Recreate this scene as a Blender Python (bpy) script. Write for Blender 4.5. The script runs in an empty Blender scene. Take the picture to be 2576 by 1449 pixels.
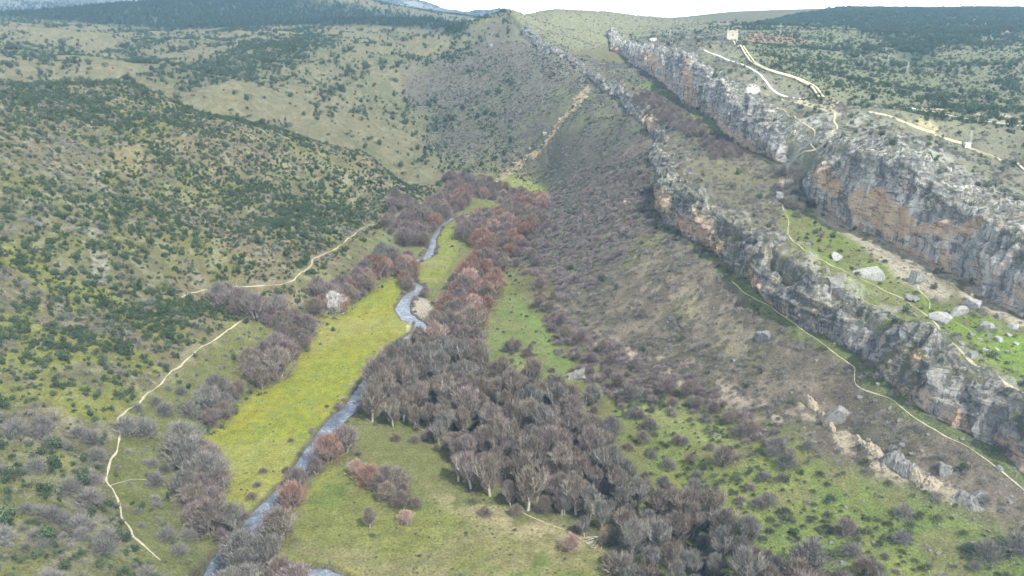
import bpy, bmesh, math, random
import numpy as np
from mathutils import Vector, Matrix
random.seed(7); rng = np.random.default_rng(7)
SC = bpy.context.scene
C = SC.collection
# ------------------------------------------------------------------ camera
CH = 150.0; FP = 759.0; PITCH = 17.4
SP, CP = math.sin(math.radians(PITCH)), math.cos(math.radians(PITCH))
cam = bpy.data.cameras.new('camera'); camo = bpy.data.objects.new('camera', cam); C.objects.link(camo)
cam.sensor_width = 36.0; cam.lens = 36.0 * FP / 1024.0
cam.clip_start = 1.0; cam.clip_end = 60000.0
camo.location = (0, 0, CH); camo.rotation_euler = (math.radians(90 - PITCH), 0, 0)
SC.camera = camo
# ------------------------------------------------------------------ sky, sun, exposure
HAZE = 0.00015
SUN_EL, SUN_AZ = 50.0, 140.0          # azimuth clockwise from +Y
w = bpy.data.worlds.new('World'); SC.world = w; w.use_nodes = True
nt = w.node_tree; nt.nodes.clear()
wo = nt.nodes.new('ShaderNodeOutputWorld'); bg = nt.nodes.new('ShaderNodeBackground')
sky = nt.nodes.new('ShaderNodeTexSky'); sky.sky_type = 'NISHITA'; sky.sun_disc = False
sky.sun_elevation = math.radians(SUN_EL); sky.sun_rotation = math.radians(SUN_AZ)
sky.air_density = 1.0; sky.dust_density = 3.0; sky.altitude = 800
mixw = nt.nodes.new('ShaderNodeMix'); mixw.data_type = 'RGBA'
tcw = nt.nodes.new('ShaderNodeTexCoord'); nw = nt.nodes.new('ShaderNodeTexNoise'); nw.inputs['Scale'].default_value = 2.2; nw.inputs['Detail'].default_value = 6
mpw = nt.nodes.new('ShaderNodeMapping'); mpw.inputs['Scale'].default_value = (1, 1, 3)
rw = nt.nodes.new('ShaderNodeMapRange'); rw.inputs['From Min'].default_value = .3; rw.inputs['From Max'].default_value = .6
rw.inputs['To Min'].default_value = .55; rw.inputs['To Max'].default_value = .95
nt.links.new(tcw.outputs['Generated'], mpw.inputs[0]); nt.links.new(mpw.outputs[0], nw.inputs[0]); nt.links.new(nw.outputs[0], rw.inputs[0])
nt.links.new(rw.outputs[0], mixw.inputs[0]); nt.links.new(sky.outputs[0], mixw.inputs[6])
# bright thin cloud cover, brightest low over the horizon
sx = nt.nodes.new('ShaderNodeSeparateXYZ'); nt.links.new(tcw.outputs['Generated'], sx.inputs[0])
rh = nt.nodes.new('ShaderNodeMapRange'); rh.inputs[1].default_value = 0.0; rh.inputs[2].default_value = .28; rh.inputs[3].default_value = 60.0; rh.inputs[4].default_value = 8.5; rh.interpolation_type = 'SMOOTHSTEP'
nt.links.new(sx.outputs[2], rh.inputs[0])
cv_ = nt.nodes.new('ShaderNodeVectorMath'); cv_.operation = 'SCALE'; cv_.inputs[0].default_value = (.96, .985, 1.0); nt.links.new(rh.outputs[0], cv_.inputs[3]); nt.links.new(cv_.outputs[0], mixw.inputs[7])
nt.links.new(mixw.outputs[2], bg.inputs[0]); bg.inputs[1].default_value = 0.085
nt.links.new(bg.outputs[0], wo.inputs[0])
sl = bpy.data.lights.new('sun', 'SUN'); so = bpy.data.objects.new('sun', sl); C.objects.link(so)
sl.energy = 5.0; sl.angle = math.radians(0.6); sl.color = (1.0, .95, .87)
sa, se = math.radians(SUN_AZ), math.radians(SUN_EL)
sd = Vector((math.sin(sa) * math.cos(se), math.cos(sa) * math.cos(se), math.sin(se)))
so.rotation_euler = sd.to_track_quat('Z', 'Y').to_euler()
SC.view_settings.view_transform = 'Standard'; SC.view_settings.look = 'None'
SC.view_settings.exposure = 0.60; SC.view_settings.gamma = 1.0
# ------------------------------------------------------------------ projection helpers
def unproj(u, v, t):
    a = (np.asarray(u, float) - 512) / FP; b = (288 - np.asarray(v, float)) / FP
    return a * t, t * (CP + b * SP), CH + t * (b * CP - SP)
def kk(v): return SP - (288 - np.asarray(v, float)) / FP * CP
def proj(x, y, z):
    dz = z - CH
    t = y * CP - dz * SP
    up = y * SP + dz * CP
    tt = np.where(t > 1, t, 1)
    return 512 + FP * x / tt, 288 - FP * up / tt, t
# ------------------------------------------------------------------ numpy noise
_P = np.random.default_rng(3).random((256, 256)).astype(np.float32)
def vnoise(x, y, seed=0):
    x = np.asarray(x, float) + seed * 17.13; y = np.asarray(y, float) + seed * 41.7
    xi = np.floor(x).astype(np.int64); yi = np.floor(y).astype(np.int64)
    fx = x - xi; fy = y - yi
    fx = fx * fx * fx * (fx * (fx * 6 - 15) + 10); fy = fy * fy * fy * (fy * (fy * 6 - 15) + 10)
    x0 = xi & 255; x1 = (xi + 1) & 255; y0 = yi & 255; y1 = (yi + 1) & 255
    return (_P[x0, y0] * (1 - fx) * (1 - fy) + _P[x1, y0] * fx * (1 - fy) + _P[x0, y1] * (1 - fx) * fy + _P[x1, y1] * fx * fy) * 2 - 1
def fbm(x, y, scale, octv=4, seed=0, gain=.5):
    s = 0; a = 1; n = 0
    for o in range(octv):
        c, d = math.cos(o * 1.1 + .4), math.sin(o * 1.1 + .4)
        f = 2 ** o / scale
        s = s + a * vnoise((x * c - y * d) * f, (x * d + y * c) * f, seed + o * 3); n += a; a *= gain
    return s / n
def ridged(x, y, scale, octv=4, seed=0):
    s = 0; a = 1; n = 0
    for o in range(octv):
        c, d = math.cos(o * 1.7 + .4), math.sin(o * 1.7 + .4)
        f = 2 ** o / scale
        s = s + a * (1 - 2 * np.abs(vnoise((x * c - y * d) * f, (x * d + y * c) * f, seed + o * 3))); n += a; a *= .5
    return s / n
def sstep(x): x = np.clip(x, 0, 1); return x * x * (3 - 2 * x)
# ------------------------------------------------------------------ cliffs: base pixel, axial depth, top pixel row
CL1 = [(590,48,1450,44),(613,53,1260,43),(628,61,1120,45),(646,72,980,46),(660,80,890,47),(672,91,825,49),(688,106,750,60),(706,115,680,73),
       (718,126,640,88),(735,146,590,98),(749,150,560,106),(775,162,505,137),(788,166,488,157),(797,178,472,173),(805,199,455,160),(831,217,425,143),
       (875,235,390,141),(926,262,355,180),(954,274,340,200),(986,296,318,216),(1024,318,300,235),(1080,352,285,270),(1150,392,270,310),(1300,470,250,390)]
CL2 = [(500,16,1320,14),(506,20,1280,14),(518,30,1240,22),(530,43,1200,33),(545,52,1150,46),(565,58,1100,54),(591,80,1000,70),(616,98,880,88),(637,115,780,104),
       (653,138,690,123),(653,165,610,152),(656,204,520,160),(672,225,465,186),(700,246,425,204),(720,256,405,216),(749,281,372,233),(767,299,355,250),
       (799,325,333,271),(835,340,320,292),(868,360,303,306),(881,378,288,316),(914,401,275,335),(948,422,262,355),(987,445,250,385),(1024,470,240,406),
       (1100,510,228,448),(1200,560,215,500),(1300,600,205,545)]
def cliff_table(L):
    L = np.array(L, float)
    x, y, z = unproj(L[:, 0], L[:, 1], L[:, 2])
    h = (kk(L[:, 1]) - kk(L[:, 3])) * L[:, 2]
    o = np.argsort(y)
    return y[o], x[o], z[o], h[o]
T1 = cliff_table(CL1); T2 = cliff_table(CL2)
def cx(T, y): return np.interp(y, T[0], T[1]) + fbm(y, y * 0 + 3.3, 22, 3, 5) * np.clip(y / 200, 1.0, 3) * 1.6
def ch(T, y):
    e = np.clip((T[0][-1] + 30 - y) / 30, 0, 1)
    return np.interp(y, T[0], T[3]) * e
def cprof(d, y, W=3.0):   # d metres behind the base line, 0..1
    sh = 14.0
    return .80 * sstep((d - 2.6) / (W + 2)) + .20 * sstep((d - W - 4) / sh)
def steps(x, y):
    return ch(T1, y) * cprof(x - cx(T1, y), y) + ch(T2, y) * cprof(x - cx(T2, y), y)
# ------------------------------------------------------------------ terrain control points (pixel + height, or pixel + depth)
ZP = [ # u, v, z
 (-150,620,26),(0,620,18),(150,620,8),(300,620,0),(500,620,0),(700,620,1),(900,620,3),(1050,620,7),(1200,620,14),
 (0,576,22),(60,576,19),(110,576,15),(160,576,8),(215,576,2),(300,576,0),(400,576,0),(500,576,0),(600,576,0),(700,576,1),(800,576,2.5),(900,576,5),(1024,576,10),
 (0,500,28),(60,500,22),(105,485,16),(150,520,9),(190,500,3),(225,500,0.5),(300,500,0),(400,500,0),(500,500,0),(600,500,1),(700,500,3),(800,520,5),(900,500,11),(1024,520,15),
 (0,450,30),(60,450,24),(120,440,17),(170,440,9),(212,440,2),(280,440,0),(400,440,0),(500,440,0.5),(600,440,2),(660,440,4),(800,450,12),(900,450,18),(720,450,6),
 (0,400,33),(70,400,28),(132,405,18),(190,400,10),(250,390,2.5),(320,390,.5),(420,390,.5),(520,390,1.5),(600,390,3),(700,400,6),(760,400,13),(850,400,22),
 (0,350,39),(100,350,31),(185,360,18),(250,355,9),(290,350,3),(350,340,1),(420,340,1),(500,340,2.5),(560,350,3),(600,360,4),(650,350,8),(700,350,15),(800,350,28),
 (0,300,50),(60,300,41),(130,300,31),(190,295,23),(250,315,19),(225,302,15),(300,322,8),(320,318,4),(360,300,1.5),(410,300,1.5),(470,300,2.5),(530,300,6),(570,300,10),(600,300,14),(700,300,29),(750,330,28),(740,310,32),
 (100,250,50),(150,250,44),(250,250,33),(290,284,20),(330,258,19),(350,262,13),(375,268,5),(400,262,2.5),(430,250,2.5),(460,250,3),(500,255,6),(560,250,14),(600,250,25),(640,250,37),
 (0,200,76),(100,200,65),(200,200,51),(300,200,36),(350,200,25),(360,230,18),(400,208,16),(400,235,8),(410,240,4),(430,225,3.5),(470,215,4),(510,215,6),(540,215,9),(560,200,15),(600,200,30),(630,200,43),(640,190,47),
 (0,150,96),(400,195,19),(425,185,14),(450,192,8),(460,195,5),(480,185,5),(500,178,6),(540,180,8),(550,190,9),
 (0,110,112),(-120,300,62),(-120,150,105),(-100,450,38)]
TP = [ # u, v, t
 (-100,78,640),(0,83,625),(80,95,620),(160,114,613),(250,137,633),(330,161,690),(400,183,770),(440,188,830),(200,155,570),(100,130,530),(300,175,650),
 (0,95,730),(80,107,720),(160,127,710),(250,150,730),(330,173,780),(395,193,830),
 (0,74,860),(60,80,840),(120,90,830),(200,110,800),(270,128,820),(350,157,840),(400,172,880),(430,172,900),(460,170,900),
 (430,150,950),(380,130,960),(330,100,1030),(300,70,1120),(350,50,1250),(400,55,1230),(430,47,1330),(380,90,1080),(420,110,1040),(400,75,1130),
 (250,95,960),(200,85,980),(175,78,1050),(160,60,1180),(250,75,1080),(220,50,1320),(100,60,1000),(60,45,1150),(0,45,1100),(0,30,1350),(100,35,1500),(150,30,1650),(250,32,1600),(330,32,1600),(400,36,1580),(450,42,1480),(465,44,1420),
 (-150,20,1800),(-150,60,900),(-150,5,2300),
 (450,100,1060),(500,60,1150),(480,45,1220),(500,100,1040),(500,140,960),(500,165,925),(520,120,980),(560,70,1050),(560,100,960),(560,140,870),(560,165,825),(600,140,790),(600,170,700),(530,60,1110),(620,150,710),
 (690,150,600),(740,200,452),(690,190,468),(670,150,632),(640,100,830),(620,80,930),(600,65,1050),(760,190,455),(780,230,398),(830,250,372),(876,285,330),(940,330,290),(1000,370,262),(880,270,345),
 (505,13.5,1300),(560,14,1500),(600,11,1600),(650,18,1550),(700,24,1400),(735,27,1300),
 (540,30,1260),(575,40,1200),(600,35,1280),(660,38,1150),(700,42,960),(730,46,800),(720,60,770),(760,70,700),(760,55,800),(800,100,580),(830,112,550),(840,130,480),(760,100,620),(700,52,860),(780,130,515),(820,138,468),
 (780,25,1500),(820,14,1900),(870,9,2000),(950,8,2000),(980,6,2000),(1024,8,1900),(1150,10,1800),
 (860,60,950),(860,35,1300),(950,40,1150),(1024,45,1050),(1024,80,800),(900,90,740),(950,110,620),(1024,125,520),(880,107,620),(1024,175,415),(900,130,480),(950,150,440),(1150,150,460),(1150,80,750),
 (900,145,405),(950,172,385),(1024,205,345),(1150,260,290),(960,25,1500),(980,60,920),(820,80,700)]
RP = [ # true world position (x, y, z): hidden ground and far country
 (-330,720,98),(-230,720,80),(-150,760,50),(-70,880,12),(-500,2300,300),(0,2300,190),(-1500,2600,300),(700,2600,300),(1800,2600,250),
 (-200,60,60),(0,60,2),(150,60,40),(-120,60,20),(250,90,90),(-60,120,0),(70,110,4),(120,110,22),(-400,150,80),(400,150,110),
 (-320,2350,255),(-900,2300,262),(100,1900,150),(350,2300,160)]
pine_crest = [(-100,14),(0,13),(35,11),(72,7),(110,3),(150,0),(200,-2),(240,-1),(280,6),(341,11),(368,15),(394,20),(434,22),(451,28),(468,36)]
for (u, v) in pine_crest: TP.append((u, v + 4, 2050 if u < 430 else 1850))
pts = []
for (u, v, z) in ZP: t = (CH - z) / float(kk(v)); pts.append(unproj(u, v, t))
for (u, v, t) in TP: pts.append(unproj(u, v, t))
pts += RP
for T in (T1, T2):
    for i in range(len(T[0])): pts.append((T[1][i] - .5, T[0][i], T[2][i]))
pts = np.array([[float(a) for a in p] for p in pts])
zr = pts[:, 2] - steps(pts[:, 0], pts[:, 1])
def lp(x, y):
    return np.log(np.hypot(x, y)) * 1.0, np.arctan2(x, y)
px, py = lp(pts[:, 0], pts[:, 1])
def tpsk(d2): return .5 * d2 * np.log(d2 + 1e-12)
N = len(px)
Kmat = tpsk((px[:, None] - px[None]) ** 2 + (py[:, None] - py[None]) ** 2) + np.eye(N) * 4e-5
Pm = np.stack([np.ones(N), px, py], 1)
A = np.zeros((N + 3, N + 3)); A[:N, :N] = Kmat; A[:N, N:] = Pm; A[N:, :N] = Pm.T
sol = np.linalg.solve(A, np.concatenate([zr, np.zeros(3)]))
def tps(x, y):
    gx, gy = lp(x, y); out = np.empty(gx.shape)
    fx, fy, fo = gx.ravel(), gy.ravel(), out.ravel()
    for i in range(0, len(fx), 60000):
        a, b = fx[i:i + 60000, None], fy[i:i + 60000, None]
        fo[i:i + 60000] = tpsk((a - px) ** 2 + (b - py) ** 2) @ sol[:N] + sol[N] + sol[N + 1] * a[:, 0] + sol[N + 2] * b[:, 0]
    return fo.reshape(gx.shape)
# ------------------------------------------------------------------ polar terrain grid
NR, NA = 1150, 1150
AZ = math.radians(47)
R0, R1 = 62.0, 5700.0
lr = np.linspace(math.log(R0), math.log(R1), NR); az = np.linspace(-AZ, AZ, NA)
GR, GA = np.meshgrid(np.exp(lr), az, indexing='ij')
GX, GY = GR * np.sin(GA), GR * np.cos(GA)
def pinpoly(u, v, poly):
    poly = np.asarray(poly, float); ins = np.zeros(np.shape(u), bool)
    x0, y0 = poly[-1]
    for (x1, y1) in poly:
        c = ((y1 > v) != (y0 > v)) & (u < (x0 - x1) * (v - y1) / ((y0 - y1) + 1e-12) + x1)
        ins ^= c; x0, y0 = x1, y1
    return ins
def box(a, n, it=2):
    for _ in range(it):
        for ax in (0, 1):
            c = np.cumsum(np.concatenate([np.repeat(np.take(a, [0], ax), n + 1, ax), a, np.repeat(np.take(a, [-1], ax), n, ax)], ax), ax)
            m = a.shape[ax]
            a = (np.take(c, range(2 * n + 1, 2 * n + 1 + m), ax) - np.take(c, range(0, m), ax)) / (2 * n + 1)
    return a
GZ = tps(GX, GY)
far = sstep((GR - 2300) / 1500)
GZ = GZ * (1 - far) + far * (120 + 40 * fbm(GX, GY, 900, 3, 9))
# far mountain range beyond the pine ridge
_mu = [-400,-50,240,300,341,352,380,405,430,450,470,490,505,530,600,800,1200]; _mv = [-14,-9,-7,-6,-3,-3,2,2,6,11,14,13,12,20,36,44,40]
_gu = 512 + FP * np.tan(GA) / (CP + 0.02 * SP)
_mz = CH + 4700 * (-(kk(np.interp(_gu, _mu, _mv))))
_mz += 46 * fbm(GX, GY, 420, 5, 21) * (_gu < 470) + 14 * fbm(GX, GY, 90, 3, 22)
_mb = np.exp(-(np.log(GR / 4750) / .17) ** 2)
_mz = 120 + (_mz - 120) * _mb + 90 * _mb * (1 - _mb) * ridged(GX, GY, 800, 5, 23)
GZ = np.where(GR > 2700, np.maximum(GZ, _mz), GZ)
FLOOR = [(215,640),(190,520),(205,470),(215,430),(255,388),(300,335),(335,305),(375,272),(398,240),(420,225),(455,185),(500,172),(545,180),(545,200),(520,225),(505,260),(520,290),(540,310),(560,330),(590,365),(640,400),(690,450),(720,520),(760,640)]
GU, GV, GT = proj(GX, GY, GZ)
floorm = box(((pinpoly(GU, GV, FLOOR)) & (GT < 960)).astype(float), 9)
floorz = np.interp(GY, [100, 300, 900, 1000], [0, .8, 5.0, 6])
GZ = GZ * (1 - floorm) + floorm * (floorz + .35 * fbm(GX, GY, 25, 3, 2))
rough = 1 - floorm
amp = np.clip(GR / 500, .45, 2.2)
nearC = np.clip(np.minimum(np.abs(GX - cx(T1, GY)), np.abs(GX - cx(T2, GY))) / 25, .15, 1)
GZ += rough * nearC * (amp * 3.2 * ridged(GX, GY, 95, 4, 1) * (GR < 2300) + .9 * fbm(GX, GY, 14, 4, 4)) * np.where(GX > 40, np.where((GR > 430) & (GR < 1000) & (GX > 160), .25, .55), 1.0) * np.where(GR > 1100, .6, 1)
_fl = sstep((GR - 760) / 200) * (GX < 60) * (GR < 2100) * sstep((60 - GX) / 200) * sstep((2000 - GR) / 300)
GZ += _fl * (21 * ridged(GX + 60 * fbm(GX, GY, 200, 2, 71), GY, 290, 4, 72) + 3.5 * ridged(GX, GY, 60, 3, 73))
_fr = sstep((GX - 340) / 200) * sstep((GR - 720) / 200) * (GR < 2100)
GZ += _fr * (7 * ridged(GX, GY + 40 * fbm(GX, GY, 150, 2, 74), 240, 4, 75))
GZ += rough * .25 * fbm(GX, GY, 3.2, 2, 14) * (GR < 700)
GZ += steps(GX, GY)
# lumpy rim behind the cliffs
for T in (T1, T2):
    d = GX - cx(T, GY)
    m = sstep((d - 6) / 4) * sstep((40 - d) / 24) * np.clip(ch(T, GY) / 20, 0, 1) * (GY < T[0][-1] + 20)
    q = ridged(GX, GY * .7, 13, 3, 8); st = np.floor(q * 4) / 4
    GZ += m * (1.6 * st + .8 * fbm(GX, GY, 5, 3, 3)) * (1.2 if T is T1 else .7)
# ---- river channel
RIV = [(204,596),(222,562),(236,546),(250,529),(268,508),(284,492),(298,474),(314,449),(334,421),(354,405),(366,384),(382,366),(394,352),(408,338),(420,329),(421,322),(412,320),(404,313),(402.5,305),(408,297),(415,291),(422,289),(419,285),(411,282),(408,274),(412,264),(420,259),(428,256),(431.5,249),(434,237),(440,226),(454,217),(474,213),(500,211),(508,206),(500,200),(480,198),(470,192),(466,186)]
RW = [8.6,8.6,8.4,8.2,8,7.6,7.2,6.8,6.8,6.8,6.5,6.2,6,6,6,6,7,7.5,7.5,7.5,7.5,7,4.5,3.8,4,4.5,6,6,5.5,4,3.5,3.5,3.5,3,3,3,3,3,3]
RIV2 = [(262,590),(290,573),(315,571),(335,576),(345,590)]
def bil(F, x, y):
    r = (np.log(np.hypot(x, y)) - lr[0]) / (lr[1] - lr[0]); a = (np.arctan2(x, y) - az[0]) / (az[1] - az[0])
    r = np.clip(r, 0, NR - 1.001); a = np.clip(a, 0, NA - 1.001)
    i = r.astype(int); j = a.astype(int); fr = r - i; fa = a - j
    return F[i, j] * (1 - fr) * (1 - fa) + F[i + 1, j] * fr * (1 - fa) + F[i, j + 1] * (1 - fr) * fa + F[i + 1, j + 1] * fr * fa
def hz(x, y): return bil(GZ, np.asarray(x, float), np.asarray(y, float))
TS = np.geomspace(90, 5500, 900)
def ray(u, v, tmin=90, tmax=5500):
    """first hit of pixel rays with the ground"""
    u = np.atleast_1d(np.asarray(u, float)); v = np.atleast_1d(np.asarray(v, float)); ox = []
    for a, b in zip(u, v):
        x, y, z = unproj(a, b, TS)
        g = (z < hz(x, y)) & (TS > tmin) & (TS < tmax)
        i = int(np.argmax(g)) if g.any() else len(TS) - 1
        lo, hi = TS[max(i - 1, 0)], TS[i]
        for _ in range(14):
            m = (lo + hi) / 2; X, Y, Z = unproj(a, b, m)
            if Z < hz(X, Y): hi = m
            else: lo = m
        X, Y, Z = unproj(a, b, hi); ox.append((float(X), float(Y), float(hz(X, Y))))
    return np.array(ox)
def dense(P, W=None, step=2.0):
    P = np.array(P, float); d = np.concatenate([[0], np.cumsum(np.hypot(*np.diff(P[:, :2], axis=0).T))])
    n = max(2, int(d[-1] / step)); s = np.linspace(0, d[-1], n)
    # Catmull-like smoothing by resampling then averaging
    Q = np.stack([np.interp(s, d, P[:, k]) for k in range(P.shape[1])], 1)
    for _ in range(3): Q[1:-1] = (Q[:-2] + 2 * Q[1:-1] + Q[2:]) / 4
    return (Q, np.interp(s, d, W)) if W is not None else Q
def seg_dist(X, Y, P):
    D = np.full(X.shape, 1e9); I = np.zeros(X.shape, int)
    for i in range(len(P)):
        d = (X - P[i, 0]) ** 2 + (Y - P[i, 1]) ** 2
        m = d < D; D[m] = d[m]; I[m] = i
    return np.sqrt(D), I
rp = ray([p[0] for p in RIV], [p[1] for p in RIV]); rp2 = ray([p[0] for p in RIV2], [p[1] for p in RIV2])
RC, RWD = dense(rp, RW, 2.5); RC2, RWD2 = dense(rp2, [6] * 5, 2.5)
RIVD = np.full(GX.shape, 99.0)
for (P, W) in ((RC, RWD), (RC2, RWD2)):
    lvl = np.convolve(np.pad(floorz[0, 0] * 0 + np.interp(P[:, 1], [100, 300, 900, 1000], [0, .8, 5.0, 6]), 12, mode='edge'), np.ones(25) / 25, 'valid') - .95
    P[:, 2] = lvl
    sub = (GR < 1000) & (floorm > .02)
    ii = np.where(sub); x, y = GX[ii], GY[ii]
    D, I = seg_dist(x, y, P)
    e = D - W[I] / 2 + .9 * fbm(x, y, 6, 3, 6)
    cut = sstep((1.1 - e) / 1.3)
    GZ[ii] = GZ[ii] * (1 - cut) + cut * (lvl[I] - .7)
    RIVD[ii] = np.minimum(RIVD[ii], e)
GU, GV, GT = proj(GX, GY, GZ)
# ------------------------------------------------------------------ object helpers
def tag(o, label=None, cat=None, group=None, kind=None):
    if label: o['label'] = label
    if cat: o['category'] = cat
    if group: o['group'] = group
    if kind: o['kind'] = kind
    return o
def link(name, me, parent=None, mat=None):
    o = bpy.data.objects.new(name, me); C.objects.link(o)
    if parent is not None: o.parent = parent
    if mat is not None: me.materials.append(mat)
    return o
def empty(name, loc, rz=0):
    o = bpy.data.objects.new(name, None); C.objects.link(o); o.location = loc; o.rotation_euler = (0, 0, rz)
    o.empty_display_size = .5; return o
def mesh_np(name, co, faces_flat, counts, smooth=False):
    me = bpy.data.meshes.new(name); co = np.asarray(co, np.float32); ff = np.asarray(faces_flat, np.int32).ravel(); counts = np.asarray(counts, np.int32)
    me.vertices.add(len(co)); me.vertices.foreach_set('co', co.ravel())
    me.loops.add(len(ff)); me.loops.foreach_set('vertex_index', ff)
    me.polygons.add(len(counts)); me.polygons.foreach_set('loop_start', np.concatenate([[0], np.cumsum(counts)[:-1]]).astype(np.int32))
    me.polygons.foreach_set('use_smooth', np.full(len(counts), smooth)); me.update(calc_edges=True); return me
def grid_mesh(name, X, Y, Z, flip=False, smooth=True):
    n, m = X.shape; i = np.arange(n * m).reshape(n, m)
    q = np.stack([i[:-1, :-1], i[:-1, 1:], i[1:, 1:], i[1:, :-1]], -1).reshape(-1, 4)
    if flip: q = q[:, ::-1]
    return mesh_np(name, np.stack([X, Y, Z], -1).reshape(-1, 3), q, np.full(len(q), 4), smooth)
def set_col(me, name, rgb):
    a = me.color_attributes.new(name, 'FLOAT_COLOR', 'POINT'); n = len(me.vertices)
    b = np.ones((n, 4), np.float32); b[:, :3] = rgb.reshape(n, -1)[:, :3]; a.data.foreach_set('color', b.ravel())
def set_f(me, name, f):
    a = me.attributes.new(name, 'FLOAT', 'POINT'); a.data.foreach_set('value', np.asarray(f, np.float32).ravel())
class NM:
    """small node-material writer"""
    def __init__(s, name, rough=.9, spec=.2):
        s.m = bpy.data.materials.new(name); s.m.use_nodes = True; s.t = s.m.node_tree; s.b = s.t.nodes['Principled BSDF']
        s.b.inputs['Roughness'].default_value = rough; s.b.inputs['Specular IOR Level'].default_value = spec
    def n(s, ty, **k):
        o = s.t.nodes.new(ty)
        for a, v in k.items(): setattr(o, a, v)
        return o
    def l(s, a, b): s.t.links.new(a, b)
    def coord(s, scale=(1, 1, 1), kind='Object'):
        c = s.n('ShaderNodeTexCoord'); m = s.n('ShaderNodeMapping'); m.inputs['Scale'].default_value = scale; s.l(c.outputs[kind], m.inputs[0]); return m.outputs[0]
    def noise(s, vec, scale, detail=4, rough=.6, lo=.35, hi=.65, a=0.0, b=1.0):
        x = s.n('ShaderNodeTexNoise'); x.inputs['Scale'].default_value = scale; x.inputs['Detail'].default_value = detail; x.inputs['Roughness'].default_value = rough; s.l(vec, x.inputs['Vector'])
        r = s.n('ShaderNodeMapRange'); r.inputs[1].default_value = lo; r.inputs[2].default_value = hi; r.inputs[3].default_value = a; r.inputs[4].default_value = b; s.l(x.outputs[0], r.inputs[0]); return r.outputs[0]
    def mix(s, f, a, b, mode='MIX'):
        x = s.n('ShaderNodeMix', data_type='RGBA', blend_type=mode)
        for q, i in ((f, 0), (a, 6), (b, 7)):
            if isinstance(q, (int, float)): x.inputs[i].default_value = q
            elif isinstance(q, tuple): x.inputs[i].default_value = (*q, 1)
            else: s.l(q, x.inputs[i])
        return x.outputs[2]
    def math(s, op, a, b=0.0, c=0.0):
        x = s.n('ShaderNodeMath', operation=op)
        for q, i in ((a, 0), (b, 1), (c, 2)):
            if isinstance(q, (int, float)): x.inputs[i].default_value = q
            else: s.l(q, x.inputs[i])
        return x.outputs[0]
    def attr(s, name, out='Fac'): x = s.n('ShaderNodeAttribute', attribute_name=name); return x.outputs[out]
    def scale(s, col, f):   # multiply a colour by a float socket
        x = s.n('ShaderNodeVectorMath', operation='SCALE'); s.l(col, x.inputs[0])
        if isinstance(f, (int, float)): x.inputs[3].default_value = f
        else: s.l(f, x.inputs[3])
        return x.outputs[0]
    def col(s, c):
        if isinstance(c, tuple): s.b.inputs['Base Color'].default_value = (*c, 1)
        else: s.l(c, s.b.inputs['Base Color'])
    def bump(s, h, strength=.5, dist=.3):
        x = s.n('ShaderNodeBump'); x.inputs['Strength'].default_value = strength; x.inputs['Distance'].default_value = dist; s.l(h, x.inputs['Height']); s.l(x.outputs[0], s.b.inputs['Normal'])
# ------------------------------------------------------------------ ground cover zones
WU = GU + (3.5 * fbm(GX, GY, 14, 3, 31) + 4 * fbm(GX, GY, 45, 2, 33)) * np.clip(300 / GT, .25, 1.4)
WV = GV + (2.5 * fbm(GX, GY, 14, 3, 32) + 3 * fbm(GX, GY, 45, 2, 34)) * np.clip(300 / GT, .2, 1.4)
ZN = {}
def zone(name, poly, t0=0, t1=9e9, blur=3):
    m = pinpoly(WU, WV, poly) & (GT > t0) & (GT < t1)
    m = m.astype(np.float32)
    if blur: m = box(m, blur, 1)
    ZN[name] = np.maximum(ZN[name], m) if name in ZN else m
    return ZN[name]
COL = np.empty(GX.shape + (3,), np.float32); COL[:] = (.165, .16, .08)
def paint(m, c, k=1.0):
    m = (m * k)[..., None]; COL[:] = COL * (1 - m) + m * np.array(c, np.float32)
N1 = fbm(GX, GY, 60, 5, 41); N2 = fbm(GX, GY, 18, 4, 42); N3 = fbm(GX, GY, 6, 3, 43); N4 = fbm(GX, GY, 160, 4, 44)
D1 = GX - cx(T1, GY); D2 = GX - cx(T2, GY)
hasT1 = (GY < T1[0][-1] + 20); hasT2 = (GY < T2[0][-1] + 20)
above1 = sstep(D1 / 4) * hasT1; above2 = sstep(D2 / 4) * hasT2
# left hills
farL = ((GX < 0) & (GT > 790)).astype(np.float32)
paint(farL, (.205, .195, .11)); paint(farL * sstep((N1 + .05) / .3), (.155, .165, .085), .85); paint(farL * sstep((N3 - .05) / .2), (.27, .25, .16), .4)
nearL = ((GX < 20) & (GT <= 790)).astype(np.float32) * (1 - floorm)
paint(nearL * sstep((N2 + .1) / .3), (.18, .185, .055), .8); paint(nearL * sstep((-N1 - .1) / .25), (.22, .185, .11), .7); paint(nearL * sstep((N3 - .12) / .15), (.32, .31, .22), .35)
z = zone('left_lime', [(0,240),(60,270),(110,288),(185,300),(245,318),(170,370),(125,410),(110,470),(60,470),(0,400)], 0, 600); paint(z * sstep((N2 + .15) / .3), (.225, .24, .05), .75)
z = zone('left_soft', [(250,318),(290,330),(285,350),(240,390),(205,430),(175,450),(170,500),(200,560),(215,600),(150,600),(115,510),(108,470),(125,420),(185,368)], 0, 500); paint(z, (.17, .185, .06), .85)
z = zone('left_far_green', [(335,300),(365,255),(400,222),(425,215),(400,250),(380,272)], 0, 800); paint(z, (.19, .22, .10), .8)
z = zone('crest_beige', [(250,142),(330,165),(420,190),(450,196),(420,210),(380,212),(330,190),(270,165)], 500, 900); paint(z * sstep((N2 + .2) / .3), (.29, .27, .17), .6)
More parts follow.
